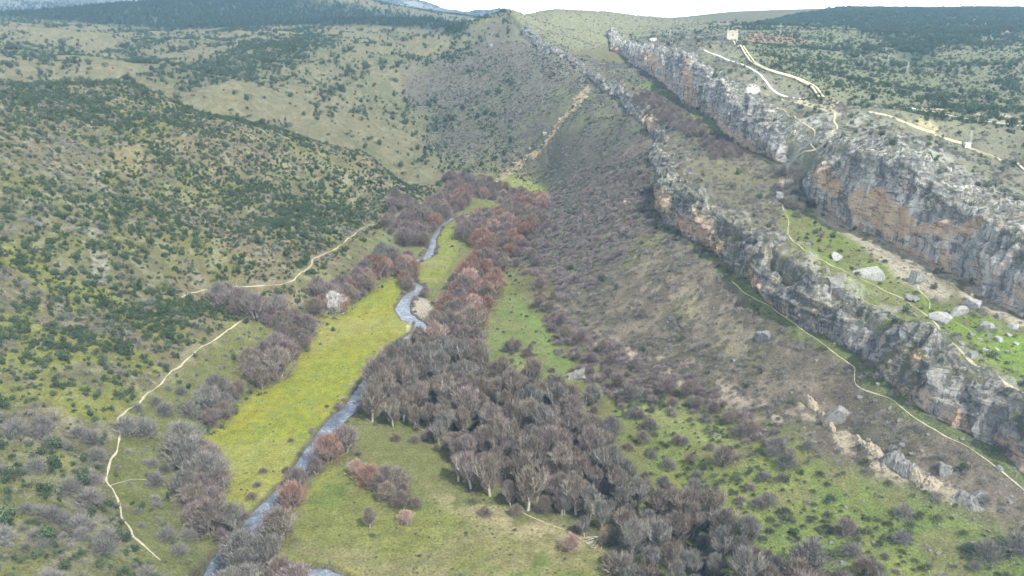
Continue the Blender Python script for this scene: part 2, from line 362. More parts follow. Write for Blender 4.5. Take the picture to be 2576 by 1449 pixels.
# central hill
z = zone('central', [(400,72),(470,42),(505,12),(560,45),(600,75),(650,120),(656,205),(600,262),(560,262),(520,260),(505,230),(545,205),(520,176),(440,172),(418,150),(432,128),(405,105)], 500, 3000, 6)
paint(z, (.155, .145, .115), .95); paint(z * sstep((N2) / .25), (.20, .18, .145), .55); paint(z * sstep((N1 - .05) / .25), (.15, .18, .09), .5)
z = zone('mid_toe', [(430,150),(500,158),(520,175),(440,172),(400,160)], 700, 2000, 5); paint(z, (.215, .215, .12), .7)
z = zone('hill_green', [(550,85),(600,95),(625,125),(560,130),(545,100)], 600, 2000, 6); paint(z, (.17, .2, .09), .6)
# right hand slopes
R = (GX > 25).astype(np.float32) * (1 - above2 * hasT2) * (GT < 700) * (1 - floorm)
paint(R, (.175, .15, .115)); paint(R * sstep((N2 + .1) / .25), (.135, .125, .085), .85); paint(R * sstep((N1 - .02) / .2), (.19, .205, .085), .8); paint(R * sstep((N3 - .1) / .2), (.28, .235, .18), .5)
bench = above2 * (1 - above1) * (GY < 1150)
paint(bench, (.19, .18, .11)); paint(bench * sstep((N2 + .05) / .3), (.19, .18, .12), .8)
z = zone('bench_green', [(800,200),(840,225),(880,250),(930,300),(980,310),(1024,330),(1080,360),(1024,392),(950,350),(900,330),(830,280),(790,250),(780,215)], 0, 500, 5); paint(z * bench, (.21, .265, .07), .55); paint(z * bench * sstep((N2 + .05) / .2), (.19, .27, .05), .7)
z = zone('bench_vivid', [(905,285),(930,300),(950,318),(1000,318),(1080,350),(1080,400),(1024,380),(960,335),(925,318)], 0, 500, 4); paint(z * bench * sstep((N3 + .35) / .3), (.18, .29, .035), .75)
z = zone('bench_far_green', [(660,82),(700,110),(730,135),(710,140),(680,115),(655,95),(620,75)], 500, 1300, 3); paint(z * bench, (.13, .23, .05), .7)
# foot of the cliffs
foot2 = sstep((D2 + 9) / 4) * (1 - sstep((D2) / 1.5)) * hasT2 * (GY < 560)
paint(foot2 * sstep((N2 + .55) / .3), (.135, .185, .055), .75)
foot1 = sstep((D1 + 12) / 6) * (1 - sstep(D1 / 2)) * (GY < 480)
paint(foot1 * sstep((N3 + .4) / .3), (.52, .47, .36), .8)
z = zone('talus', [(812,205),(830,220),(868,240),(905,262),(935,280),(955,292),(942,300),(915,288),(896,280),(880,262),(850,240),(818,222)], 0, 600, 2); paint(z * (1 - above1), (.50, .46, .37), .8)
# plateau
paint(above1, (.235, .235, .165)); paint(above1 * sstep((N2 + .1) / .3), (.19, .20, .135), .8)
rockcap = above1 * (1 - sstep((D1 - 45) / 25)) * (GY < 520); paint(rockcap * sstep((N3 + .18) / .25), (.42, .43, .38), .75)
rockcap2 = above2 * (1 - sstep((D2 - 16) / 10)) * hasT2 * (GY < 700); paint(rockcap2 * sstep((N3 - .02) / .22), (.36, .35, .32), .6)
z = zone('plateau_top', [(505,12),(560,10),(660,15),(735,26),(745,45),(700,45),(650,42),(600,48),(560,50),(530,35)], 700, 3000, 5); paint(z, (.25, .255, .15), .8)
z = zone('right_far', [(735,26),(1100,-10),(1100,210),(1024,170),(950,140),(880,110),(820,100),(800,82),(760,66),(745,45)], 500, 4000, 8)
paint(z, (.185, .205, .115), .95); paint(z * sstep((N4 + .05) / .2), (.25, .25, .15), .6); paint(z * sstep((N1 - .12) / .2), (.24, .21, .17), .55)
pineR = zone('pine_right', [(745,28),(800,14),(870,4),(1100,-5),(1100,30),(1000,34),(940,44),(925,62),(905,62),(890,42),(850,27),(800,25)], 900, 4000, 4); paint(pineR, (.07, .10, .06), .9)
pineL = zone('pine_left', [(-40,0),(0,5),(72,0),(150,-8),(240,-8),(341,4),(394,14),(451,22),(475,34),(472,40),(440,31),(380,26),(300,25),(240,27),(170,30),(100,24),(50,20),(0,17),(-40,16)], 1250, 3500, 3); paint(pineL, (.06, .09, .06), .9)
z = zone('valley_dark', [(120,45),(165,62),(190,70),(230,50),(300,42),(310,55),(240,72),(215,85),(185,88),(170,80),(150,70),(110,55)], 800, 2500, 6); paint(z, (.12, .14, .08), .6); ZN['valley_dark'] = z
z = zone('red_field', [(745,34),(760,33),(800,38),(812,42),(800,43),(765,43),(750,42)], 500, 3000, 1); paint(z, (.36, .23, .15), .8)
z = zone('quarry', [(965,17),(985,19),(1000,24),(1015,29),(1012,33),(990,30),(970,24)], 800, 3000, 1); paint(z * sstep((N3 + .3) / .3), (.55, .42, .28), .8)
z = zone('cuttings', [(917,107),(940,106),(955,113),(940,114),(922,111),(917,107)], 300, 900, 1); paint(z * sstep((N3 + .2) / .25), (.58, .44, .26), .85)
z = zone('cuttings2', [(905,121),(925,118),(935,124),(948,138),(930,132)], 300, 900, 1); paint(z * sstep((N3 + .45) / .25), (.50, .44, .27), .85)
z = zone('cuttings3', [(970,110),(1000,112),(1024,122),(1024,128),(990,121),(970,116)], 300, 900, 1); paint(z * sstep((N3 + .1) / .25), (.50, .44, .32), .8)
z = zone('pale_pad', [(746,87),(752,85),(759,86),(760,91),(752,93),(746,91)], 500, 900, 1); paint(z, (.85, .85, .84), .95)
z = zone('trackside', [(800,98),(840,102),(850,110),(838,116),(818,110),(795,104)], 300, 900, 1); paint(z * sstep((N3 + .35) / .3), (.58, .52, .38), .7)
z = zone('ochre_ledge', [(706,83),(722,84),(724,90),(708,92)], 400, 900, 1); paint(z, (.62, .40, .22), .7)
# valley floor
paint(floorm, (.20, .21, .08))
z = zone('meadow', [(397,276),(360,300),(330,315),(318,318),(298,338),(286,358),(262,385),(240,405),(207,437),(214,469),(219,493),(233,520),(246,515),(280,487),(302,449),(342,403),(370,368),(401,347),(416,330),(401,316),(398,296)], 0, 800, 3)
paint(z, (.245, .27, .038)); paint(z * sstep((N2 + .05) / .3), (.29, .28, .036), .7); paint(z * sstep((N4 - .05) / .25), (.27, .25, .065), .5); paint(z * sstep((N3 - .15) / .2), (.16, .21, .055), .5); paint(z * sstep((-N1 - .15) / .2), (.31, .30, .10), .5)
z = zone('meadow_far', [(458,219),(480,214),(497,215),(489,224),(460,238),(458,254),(441,280),(430,288),(413,276),(411,262),(429,258),(437,238),(449,226)], 0, 900, 2); paint(z, (.24, .28, .06)); paint(z * sstep((N2 - .1) / .2), (.30, .29, .13), .6)
z = zone('strip_green', [(501,262),(515,294),(535,318),(557,342),(578,366),(575,385),(548,382),(500,365),(477,352),(469,326),(485,294)], 0, 800, 3); paint(z, (.225, .25, .10)); paint(z * sstep((N2 + .05) / .3), (.18, .235, .07), .7)
z = zone('strip_vivid', [(513,296),(528,308),(548,330),(575,365),(578,380),(550,352),(522,322)], 0, 800, 3); paint(z, (.16, .26, .06), .6)
z = zone('back_green', [(500,174),(530,180),(550,192),(549,212),(540,205),(528,190),(505,184)], 0, 1200, 1); paint(z, (.27, .31, .09))
z = zone('lawn_low', [(278,548),(302,477),(338,461),(378,489),(457,509),(556,529),(640,600),(250,600),(255,560)], 0, 500, 4); paint(z, (.20, .215, .065)); paint(z * sstep((N1 + .1) / .25), (.26, .235, .12), .7); paint(z * sstep((N2 - .15) / .2), (.15, .21, .05), .7)
z = zone('lime_bank', [(255,545),(290,510),(310,480),(335,458),(338,470),(305,500),(285,540),(270,570),(255,560)], 0, 500, 3); paint(z, (.25, .27, .06), .8)
z = zone('bottom_bank', [(262,556),(300,560),(345,566),(375,590),(350,590),(320,580),(262,570)], 0, 500, 2); paint(z, (.27, .27, .05), .8)
z = zone('straw', [(425,492),(470,500),(560,525),(640,560),(560,550),(480,520),(440,508)], 0, 500, 4); paint(z * sstep((N3 + .15) / .3), (.42, .36, .22), .6)
z = zone('grove_floor', [(385,345),(475,345),(560,400),(610,440),(640,480),(700,520),(740,576),(640,576),(560,520),(455,480),(440,440),(372,420)], 0, 600, 5); paint(z, (.17, .17, .09), .7); paint(z * sstep((N2 - .1) / .25), (.16, .21, .06), .8)
z = zone('low_green', [(608,395),(676,390),(755,427),(835,463),(894,487),(974,515),(1060,560),(1060,620),(755,620),(690,540),(660,480),(625,440)], 0, 600, 5)
paint(z, (.165, .215, .055)); paint(z * sstep((N1 + .0) / .25), (.22, .25, .07), .75); paint(z * sstep((-N2 - .1) / .25), (.20, .185, .09), .7); paint(z * sstep((N3 - .2) / .2), (.12, .17, .045), .6)
z = zone('low_light', [(612,402),(660,396),(705,418),(740,445),(700,445),(640,430)], 0, 600, 5); paint(z, (.25, .29, .10), .7)
z = zone('gravel', [(409,300),(416,297),(428,300),(433,308),(428,318),(419,319),(410,312),(408,305)], 0, 700, 1); paint(z, (.48, .43, .36), .9); ZN['gravel'] = z
z = zone('gravel2', [(456,218),(470,213),(490,212),(492,214),(470,216),(458,220)], 0, 1000, 0); paint(z, (.55, .50, .42), .8)
z = zone('bank_sand', [(404,326),(412,322),(414,326),(406,334)], 0, 800, 0); paint(z, (.45, .42, .33), .8)
z = zone('track_meadow', [(350,386),(380,356),(400,342),(402,344),(384,360),(354,389)], 0, 800, 1); paint(z, (.36, .34, .18), .5)
# pale gullies and broken ledges
z = zone('gully', [(587,86),(590,89),(580,107),(572,112),(564,126),(552,141),(541,152),(528,162),(512,174),(495,184),(492,182),(508,170),(524,158),(538,148),(549,136),(560,120),(569,108),(575,98)], 400, 1400, 0); paint(z * sstep((N3 + .12) / .25), (.48, .35, .20), .8); ZN['gully'] = z
z = zone('gully2', [(650,182),(653,185),(640,197),(622,210),(611,214),(613,209),(630,196)], 300, 900, 1); paint(z * sstep((N3 + .35) / .3), (.60, .42, .28), .8)
z = zone('ledge', [(800,395),(812,400),(835,425),(850,432),(880,452),(915,470),(945,485),(985,505),(975,512),(935,497),(900,487),(870,472),(838,448),(826,430),(800,412)], 0, 500, 1); paint(z * sstep((N3 + .12) / .25), (.50, .43, .31), .8); ZN['ledge'] = z
z = zone('pale_scree', [(560,305),(575,325),(600,335),(640,350),(690,365),(740,392),(790,412),(820,440),(790,432),(740,408),(690,392),(640,370),(590,345),(560,325)], 0, 600, 4); paint(z * sstep((N3 + .02) / .25), (.50, .42, .33), .7)
z = zone('scree_light', [(600,240),(660,260),(740,310),(790,350),(760,370),(700,330),(640,290)], 0, 700, 6); paint(z * sstep((N3 + .1) / .3), (.33, .29, .20), .6); paint(z * sstep((N2 - .15) / .2), (.34, .32, .13), .5)
z = zone('crag_left', [(75,150),(100,160),(110,200),(98,240),(115,280),(90,285),(72,240),(85,200)], 0, 700, 3); paint(z * sstep((N3 + .0) / .25), (.30, .29, .23), .6); ZN['crag_left'] = z
z = zone('grass_left', [(105,150),(140,140),(160,165),(140,180),(115,175)], 0, 700, 3); paint(z, (.30, .26, .12), .6)
# river banks
bank = sstep((2.6 - RIVD) / 1.6); paint(bank, (.13, .12, .08), .85); paint(sstep((.4 - RIVD) / .6), (.06, .065, .05), .9)
# mountains far off, partly under snow
mt = (GR > 2700).astype(np.float32); paint(mt, (.16, .19, .17)); paint(mt * sstep((fbm(GX, GY, 260, 5, 51) + .1) / .25) * sstep((GZ - 330) / 90), (.62, .66, .70), .7)
paint(mt * sstep((fbm(GX, GY, 500, 4, 52) - .05) / .2), (.34, .33, .26), .6)
COL *= (1 + .16 * N3 + .10 * fbm(GX, GY, 2.0, 2, 61))[..., None]
COL *= (.80 - .10 * farL + .14 * ZN['meadow'] + .10 * ZN['low_green'] + .08 * ZN['lawn_low'])[..., None]
np.clip(COL, .01, .95, out=COL)
stony = np.clip((1 - floorm) * (.45 + 1.0 * N2) + .9 * rockcap + .5 * foot1 + R * .45 + ZN['crag_left'] + ZN['ledge'], 0, 1)
M = NM('ground_cover', .95, .08)
oc = M.coord(); base = M.attr('cover', 'Color')
f1 = M.noise(oc, 1.3, 5, .75, .3, .7, .50, 1.55); f2 = M.noise(oc, .22, 4, .6, .3, .7, .84, 1.18)
c = M.scale(M.scale(base, f1), f2)
tuft = M.noise(oc, .9, 3, .8, .56, .66); c = M.mix(M.math('MULTIPLY', tuft, .6), c, (.07, .085, .035)); c = M.mix(M.math('MULTIPLY', M.noise(oc, .35, 6, .8, .57, .63), .35), c, (.24, .21, .12))
st = M.noise(oc, 1.9, 3, .9, .60, .68); c = M.mix(M.math('MULTIPLY', st, M.math('MULTIPLY', M.attr('stony'), .9)), c, (.50, .48, .41))
M.col(c); M.bump(M.noise(oc, .8, 6, .75, .2, .8), .9, .9)
ground_mat = M.m
me = grid_mesh('ground', GX, GY, GZ); set_col(me, 'cover', COL); set_f(me, 'stony', stony)
tag(link('ground', me, mat=ground_mat), kind='structure')
# ------------------------------------------------------------------ river
M = NM('river_water', .07, .5); M.b.inputs['IOR'].default_value = 1.33
oc = M.coord(); rip = M.noise(oc, .9, 5, .75, .50, .66)
sp_ = M.n('ShaderNodeSeparateXYZ'); M.l(oc, sp_.inputs[0]); ry = M.n('ShaderNodeMapRange'); ry.inputs[1].default_value = 320; ry.inputs[2].default_value = 430; M.l(sp_.outputs[1], ry.inputs[0]); rip2 = M.math('MINIMUM', M.math('ADD', M.math('MULTIPLY', M.noise(M.coord((1, 1, 1)), .09, 3, .6, .45, .6), .5), M.math('MULTIPLY', ry.outputs[0], .6)), 1.0); M.col(M.mix(rip2, M.mix(rip, (.07, .085, .115), (.14, .165, .21)), M.mix(rip, (.20, .23, .28), (.52, .56, .60)))); M.bump(M.noise(oc, 1.2, 3, .6, .2, .8), .2, .15)  # sky reflection put into the base colour, paler upstream where riffles break it
water_mat = M.m
def ribbon(P, W, zoff=None, n=2, jit=0, seed=0):
    P = np.array(P); T = np.gradient(P[:, :2], axis=0); T /= np.linalg.norm(T, axis=1)[:, None] + 1e-9; Nn = np.stack([-T[:, 1], T[:, 0]], 1)
    W = np.asarray(W) * np.ones(len(P)); k = np.linspace(-.5, .5, n + 1)
    s = np.cumsum(np.r_[0, np.hypot(*np.diff(P[:, :2], axis=0).T)])
    j = np.clip(1 + jit * np.stack([1.5 * fbm(s, s * 0 + seed + q, 5, 4, 7) for q in (0, 50)], 1), .02, 2.4)
    off = np.where(k[None] < 0, k[None] * j[:, :1], k[None] * j[:, 1:]) * W[:, None]
    X = P[:, 0:1] + Nn[:, 0:1] * off; Y = P[:, 1:2] + Nn[:, 1:2] * off
    Z = P[:, 2:3] + 0 * X if zoff is None else hz(X, Y) + zoff
    return X, Y, Z
for P, W in ((RC, RWD), (RC2, RWD2)):
    X, Y, Z = ribbon(P, W + 5, None, 4); Z = Z - .05
    tag(link('river', grid_mesh('river', X, Y, Z, True), mat=water_mat), kind='structure')
# ------------------------------------------------------------------ paths, tracks and roads
def path_mat(name, a, b):
    M = NM(name, .95, .1); oc = M.coord(); M.col(M.mix(M.noise(oc, .8, 5, .7), a, b)); M.bump(M.noise(oc, 2.5, 3, .6, .2, .8), .4, .1); return M.m
dirt = path_mat('dirt_path', (.30, .27, .18), (.46, .42, .31)); pale = path_mat('pale_concrete', (.74, .74, .72), (.86, .86, .84)); tan = path_mat('tan_track', (.40, .33, .22), (.56, .48, .34))
faint = path_mat('trodden_grass', (.33, .31, .18), (.46, .42, .29))
def path(name, px_pts, width, mat, zoff=.13, jit=1.0, tmin=90, step=1.5):
    W = [.46 * (q[2] if len(q) > 2 else width) for q in px_pts]
    P, Wd = dense(ray([q[0] for q in px_pts], [q[1] for q in px_pts], tmin), W, step)
    wig = fbm(P[:, 0], P[:, 1], 9, 3, 77) * .5; P[:, 0] += wig
    X, Y, Z = ribbon(P, Wd, zoff, 3, jit, len(px_pts))
    return tag(link(name, grid_mesh(name, X, Y, Z, True), mat=mat), kind='structure')
path('path', [(245,314),(248.6,316),(241,322),(225,332.5),(201.5,346),(191,356),(183,363),(172,371),(161.7,384),(146,394.6),(139,404),(119,417),(116.7,424),(120,430),(117.3,447.6),(118.6,452),(110,458),(107.4,470),(104.7,482),(112.7,488.7),(119.3,503),(120.6,518),(130,526),(131,536.5),(140.5,541.8),(147,549),(160,560)], 1.15, dirt)
path('path', [(181.6,298),(191,292),(205.5,289.4),(218.7,290),(232,286),(258.5,286),(282.4,285.5),(293,281),(305,271.5),(311.5,265),(312,259.6),(318,257),(331.4,251.7),(341.5,245),(349.5,238),(358.7,230.4),(376,224),(398.5,215),(407.8,208),(419.7,204),(434,199),(447.5,192)], 1.35, dirt)
path('path', [(105,486),(120,483),(132,478),(145,480),(158,480)], .45, faint)
path('path', [(731.6,282),(742,291.4),(760,302),(775,310),(799,327),(815,338),(828,347),(839,357),(855,367),(853.5,384),(868,392),(894.6,401),(908,413),(928,426.4),(947.7,437),(967.5,446),(987.4,461),(1000.7,471.5),(1024,491),(1060,520)], .75, dirt)
path('path', [(782,205,.8),(788.6,218.5,.8),(788.6,238,.8),(799,245,.9),(815,258,1),(835,267.6,1.1),(855,277,1.2),(868,282,1.2),(881,289,1.3),(908,302,1.3),(928,316.6,1.6),(937,324.6,2.2),(947.7,339,1.7),(961,351,1.8),(974,365.7,1.6),(994,376,1.6),(1024,393,1.6),(1060,415,1.6)], 1.2, dirt)
path('path', [(800.5,198),(806,209),(823,221),(841.6,232),(861.5,241),(878.7,250),(884,258),(897,271.5),(917,282),(918.5,291),(930.4,301),(930,309)], 1.1, dirt)
path('path', [(844,290),(868,303),(894.6,314)], .6, dirt); path('path', [(955,322),(968,330),(978,338)], .6, faint)
path('path', [(418,428),(429,433)], .9, faint); path('path', [(520.5,511),(534,519),(567,531),(590,545)], .8, faint)
path('road', [(704,50,3),(708.8,52.8,3),(720.5,56.4,3.2),(735,62.2,3.6),(750.4,68.7,4),(758.6,73.4,4.2),(764.5,79.8,4.2),(771.6,89.2,4.6),(778,93.9,5.2),(788,97.4,4),(799.7,99,3.2),(810,100,3)], 4, pale, .3, .12, 400)
path('track', [(764.7,94.1,2),(774,98,2.2),(783,101,2.4),(795,103,4),(805,106,4.5),(815,108.4,3.6),(827,112,3),(835,115,2.4),(833.6,122,2.2),(838,127,2),(832,134.6,1.5)], 3, tan, .3, .3, 350)
path('track', [(767,102),(776,107),(786,112),(795,117),(802,123),(810,127),(815,131),(814,139),(809,145),(816,150)], 1.3, tan, .25, .6, 350)
path('track', [(816,150),(807,152),(795,158),(787,166),(788.5,172),(786,183),(795,191)], 1.1, tan, .25, .6, 350)
path('track', [(737,146),(752,154),(768,162),(780,163)], 1.2, dirt, .25, .6, 350)
path('road', [(868,105),(872,105.4),(889,106.7),(921,111),(961,118),(993,122.6),(1024,126.6),(1060,131)], 4.2, pale, .45, .1, 300)
# ------------------------------------------------------------------ cliffs: rock walls standing in front of the steps in the ground
M = NM('limestone', .92, .15)
oc = M.coord(); vs = M.coord((1, 1, .09)); hs = M.coord((.22, .22, 1.3))
grey = M.mix(M.noise(oc, .10, 6, .7, .38, .62), (.235, .245, .26), (.56, .545, .49))
grey = M.mix(M.math('MULTIPLY', M.noise(vs, .33, 6, .72, .47, .58), .85), grey, (.12, .13, .15))
grey = M.mix(M.math('MULTIPLY', M.noise(vs, .16, 5, .7, .54, .60), .85), grey, (.72, .70, .63))
och = M.mix(M.noise(vs, .25, 5, .7), (.58, .36, .21), (.78, .64, .48))
och = M.mix(M.math('MULTIPLY', M.noise(vs, .5, 6, .75, .50, .60), .75), och, (.30, .29, .29))
mask = M.math('ADD', M.attr('ochre'), M.noise(M.coord((1, 1, .45)), .17, 6, .72, .34, .66, -.60, .55)); mr = M.n('ShaderNodeMapRange'); mr.inputs[1].default_value = .35; mr.inputs[2].default_value = .65; M.l(mask, mr.inputs[0])
grey = M.scale(grey, M.attr('tone')); c = M.mix(mr.outputs[0], grey, och)
c = M.mix(M.math('MULTIPLY', M.noise(hs, .55, 7, .78, .53, .59), .7), c, (.09, .09, .09)); c = M.mix(M.math('MULTIPLY', M.noise(hs, .35, 6, .75, .58, .62), .5), c, (.66, .60, .48))
gr = M.math('MULTIPLY', M.attr('grass'), M.noise(oc, .45, 5, .75, .47, .55)); c = M.mix(M.math('MINIMUM', gr, 1.0), c, M.mix(M.noise(oc, .2, 3), (.13, .15, .07), (.20, .18, .12)))
M.col(c)
hh = M.math('ADD', M.noise(oc, .7, 9, .8, .2, .8), M.noise(vs, .6, 6, .75, .2, .8)); M.bump(hh, 1.0, 1.3)
rock_mat = M.m
def qn(a, n=4): return np.floor(a * n) / n
def cliff(name, T, y0, y1, ds, nt_, bul, ochre_px, seed, rag=.25, back=15.0, rise=1.5):
    y = np.arange(y0, y1, ds); ny = len(y); tt = np.linspace(-.08, 1.0, nt_)
    cc = cx(T, y); H = ch(T, y) * .88 * (1 + rag * vnoise(y / 13, y * 0, seed + 20) + .10 * qn(vnoise(y / 4, y * 0, seed + 21), 3))
    e0 = np.clip(np.minimum(y - y0, y1 - y) / 8, 0, 1)
    S = np.repeat(y[:, None], nt_, 1); TT = np.repeat(tt[None], ny, 0); HH = H[:, None]; TC = np.clip(TT, 0, 1)
    hgt = TT * HH
    big = vnoise(S / 19, TT * .4, seed) * 2.1 + vnoise(S / 8.5, TT * 1.1, seed + 1) * 1.5
    butt = (1 - 2.2 * np.abs(vnoise(S / 6.5, hgt / 26, seed + 2))) * 1.3
    led = qn(vnoise(S / 14, hgt / 3.0, seed + 3), 4) * 1.5 + qn(vnoise(S / 4.2, hgt / 1.9, seed + 4), 3) * .9
    sm = fbm(S, hgt, 2.2, 4, seed + 5) * .9
    disp = np.clip(bul * (big + butt), -2.4, 5) + led + sm
    under = 1.6 * np.exp(-((TT - .16) / .15) ** 2) * np.clip(vnoise(S / 21, S * 0, seed + 6) + .5, 0, 1)
    X = cc[:, None] - .6 + 5.0 * TC ** 2.2 + under - disp * np.clip(.45 + .9 * TT, .35, 1.1)
    Y = S + fbm(S, hgt, 7, 2, seed + 7) * 2.2
    zb = hz(cc - 4.5, y)
    Z = zb[:, None] - 1.2 + (TT + .04) * (HH + 1.2)
    nb = 40; bb = np.linspace(0.02, 1, nb); bk = back * bb * (1 + .3 * vnoise(y / 9, y * 0, seed + 22))[:, None]
    Xb = X[:, -1:] + bk; Yb = np.repeat(Y[:, -1:], nb, 1)
    g = hz(Xb, Yb)
    q1 = qn(ridged(Xb, Yb * .8, 9, 3, seed + 8) * .5 + .5, 5) * rise * 1.5 + qn(fbm(Xb, Yb, 3.5, 3, seed + 18), 3) * .9 * rise + fbm(Xb, Yb, 1.6, 3, seed + 9) * .5
    f = sstep(bb / .22)[None]; fall = (1 - sstep((bb - .5) / .5))[None]
    Zb = (1 - f) * Z[:, -1:] + f * np.maximum(g, Z[:, -1:] - 4 * bb[None]) * fall + f * (1 - fall) * g + q1 * (.15 + .85 * fall) * np.clip(HH / 14, .3, 1) - 1.6 * (1 - fall) - .2
    Xa = np.concatenate([X, Xb], 1); Ya = np.concatenate([Y, Yb], 1); Za = np.concatenate([Z, Zb], 1)
    sink = (1 - e0)[:, None] * 4; Za = Za - sink; Xa = Xa + sink * .5
    me = grid_mesh(name, Xa, Ya, Za, True, False)
    u, v, t = proj(Xa, Ya, Za); m = np.zeros(Xa.shape)
    for poly in ochre_px: m = np.maximum(m, pinpoly(u + 3 * fbm(Ya, Za, 9, 3, 3), v + 3 * fbm(Ya, Za, 9, 3, 4), poly))
    m = box(m.astype(float), 4, 2) * .95
    m[:, :nt_] = np.maximum(m[:, :nt_], .50 * (1 - TC)); m[:, nt_:] *= .3; tn = np.full(Xa.shape, 1.06 if T is T1 else .74); set_f(me, 'tone', tn)
    set_f(me, 'ochre', m); gm = np.zeros(Xa.shape); gm[:, nt_:] = (.75 + .25 * bb[None]) if T is T1 else (.9 + .6 * bb[None]); gm[:, :nt_] = np.clip(.55 * sstep((TT - .6) / .4) + .95 * sstep((fbm(S, hgt, 13, 3, seed + 30) - (.22 if T is T1 else .06)) / .15), 0, 1); set_f(me, 'grass', gm)
    tag(link(name, me, mat=rock_mat), kind='structure')
OC1 = [[(812,160),(832,172),(845,188),(840,198),(822,190),(812,180)],[(848,196),(872,184),(893,196),(915,218),(916,238),(895,236),(872,230),(850,216)],[(910,222),(955,224),(990,208),(1024,214),(1024,219),(992,224),(958,236),(915,234)],[(683,56),(692,60),(694,100),(686,104),(682,80)],[(717,118),(735,133),(760,148),(765,160),(742,152),(720,132)],[(640,50),(660,55),(662,70),(648,66)],[(612,46),(622,48),(622,60),(612,56)],[(880,232),(930,258),(980,290),(1024,312),(1024,322),(970,298),(920,272),(880,245)]]
OC2 = [[(653,185),(668,190),(672,215),(660,212)],[(676,215),(706,216),(720,238),(720,256),(700,246),(680,230)],[(745,262),(760,280),(768,302),(752,292)],[(802,314),(814,314),(816,333),(802,328)],[(902,342),(925,352),(940,362),(930,368),(905,360)],[(916,388),(936,396),(942,406),(922,401)],[(1010,442),(1024,440),(1024,470),(1010,460)],[(600,70),(608,72),(610,78),(602,78)],[(640,105),(655,120),(655,135),(645,122)]]
cliff('cliff', T1, 150, 446, .38, 96, .9, OC1, 11, .08, 24, 1.5)
cliff('cliff', T1, 430, 900, .55, 72, 1.0, OC1, 31, .15, 16, 1.3)
cliff('cliff', T1, 880, 1420, 1.3, 36, 1.2, OC1, 51, .3, 14, 1.3)
cliff('cliff', T2, 140, 560, .42, 66, 1.25, OC2, 71, .5, 11, 1.4)
cliff('cliff', T2, 545, 1300, 1.2, 30, 1.1, OC2, 91, .45, 13, 1.5)
# ------------------------------------------------------------------ vegetation meshes
def veg_mat(name, a, b, rough=.9, sc=1.3, rnd=.5, transl=0):
    dk = .80 if name in ('mauve_twigs', 'brown_twigs', 'grey_twigs', 'russet_twigs', 'pinkish_twigs') else 1
    M = NM(name, rough, .05); oi = M.n('ShaderNodeObjectInfo'); oc = M.coord()
    ge = M.n('ShaderNodeNewGeometry'); f = M.math('ADD', M.math('MULTIPLY', ge.outputs['Random Per Island'], .65), M.math('MULTIPLY', M.noise(oc, sc, 3, .6), .35)); c = M.mix(f, tuple(x * .72 * dk for x in a), tuple(min(.9, x * 1.22 * dk) for x in b))
    r = M.n('ShaderNodeMapRange'); r.inputs[3].default_value = 1 - rnd * .5; r.inputs[4].default_value = 1 + rnd * .6; M.l(oi.outputs['Random'], r.inputs[0])
    M.col(M.scale(c, r.outputs[0])); return M.m
V = {}
V['holm'] = veg_mat('holm_oak_leaves', (.035, .055, .028), (.085, .115, .055)); V['juniper'] = veg_mat('juniper_leaves', (.045, .06, .035), (.10, .125, .07))
V['mauve'] = veg_mat('mauve_twigs', (.19, .15, .14), (.31, .255, .235), rnd=.3); V['brown'] = veg_mat('brown_twigs', (.18, .15, .12), (.31, .26, .21), rnd=.35)
V['grey'] = veg_mat('grey_twigs', (.165, .155, .135), (.29, .275, .245), rnd=.35); V['red'] = veg_mat('russet_twigs', (.26, .15, .11), (.38, .24, .18), rnd=.3)
V['pink'] = veg_mat('pinkish_twigs', (.38, .26, .22), (.54, .39, .33), rnd=.25); V['orange'] = veg_mat('orange_twigs', (.42, .20, .08), (.62, .33, .14), rnd=.2)
V['white'] = veg_mat('pale_twigs', (.70, .66, .62), (.85, .82, .78), rnd=.1); V['bark'] = veg_mat('pale_bark', (.26, .235, .20), (.46, .42, .37), rnd=.3)
V['darkbark'] = veg_mat('dark_bark', (.06, .05, .04), (.12, .10, .08)); V['scrub'] = veg_mat('grey_scrub', (.15, .145, .125), (.28, .265, .235), rnd=.5)
V['greens'] = veg_mat('thorn_scrub', (.07, .085, .045), (.17, .185, .11), rnd=.5); V['pine'] = veg_mat('pine_needles', (.03, .05, .028), (.07, .10, .05))
V['brush'] = veg_mat('mauve_scrub', (.165, .135, .13), (.27, .225, .22), rnd=.45)
def tube(segs, sides=4):
    """segs: list of (p0, p1, r0, r1) -> verts, faces"""
    vs, fs = [], []
    for p0, p1, r0, r1 in segs:
        d = (p1 - p0); L = d.length
        if L < 1e-5: continue
        d /= L; a = d.orthogonal().normalized(); b = d.cross(a); k = len(vs)
        for p, r in ((p0, r0), (p1, r1)):
            for i in range(sides):
                an = 2 * math.pi * i / sides; vs.append(p + a * math.cos(an) * r + b * math.sin(an) * r)
        for i in range(sides):
            j = (i + 1) % sides; fs.append((k + i, k + j, k + sides + j, k + sides + i))
    return vs, fs
def mk(name, vs, fs, mat, smooth=False):
    me = bpy.data.meshes.new(name); me.from_pydata([tuple(v) for v in vs], [], fs); me.materials.append(mat)
    if smooth: me.polygons.foreach_set('use_smooth', [True] * len(fs))
    return me
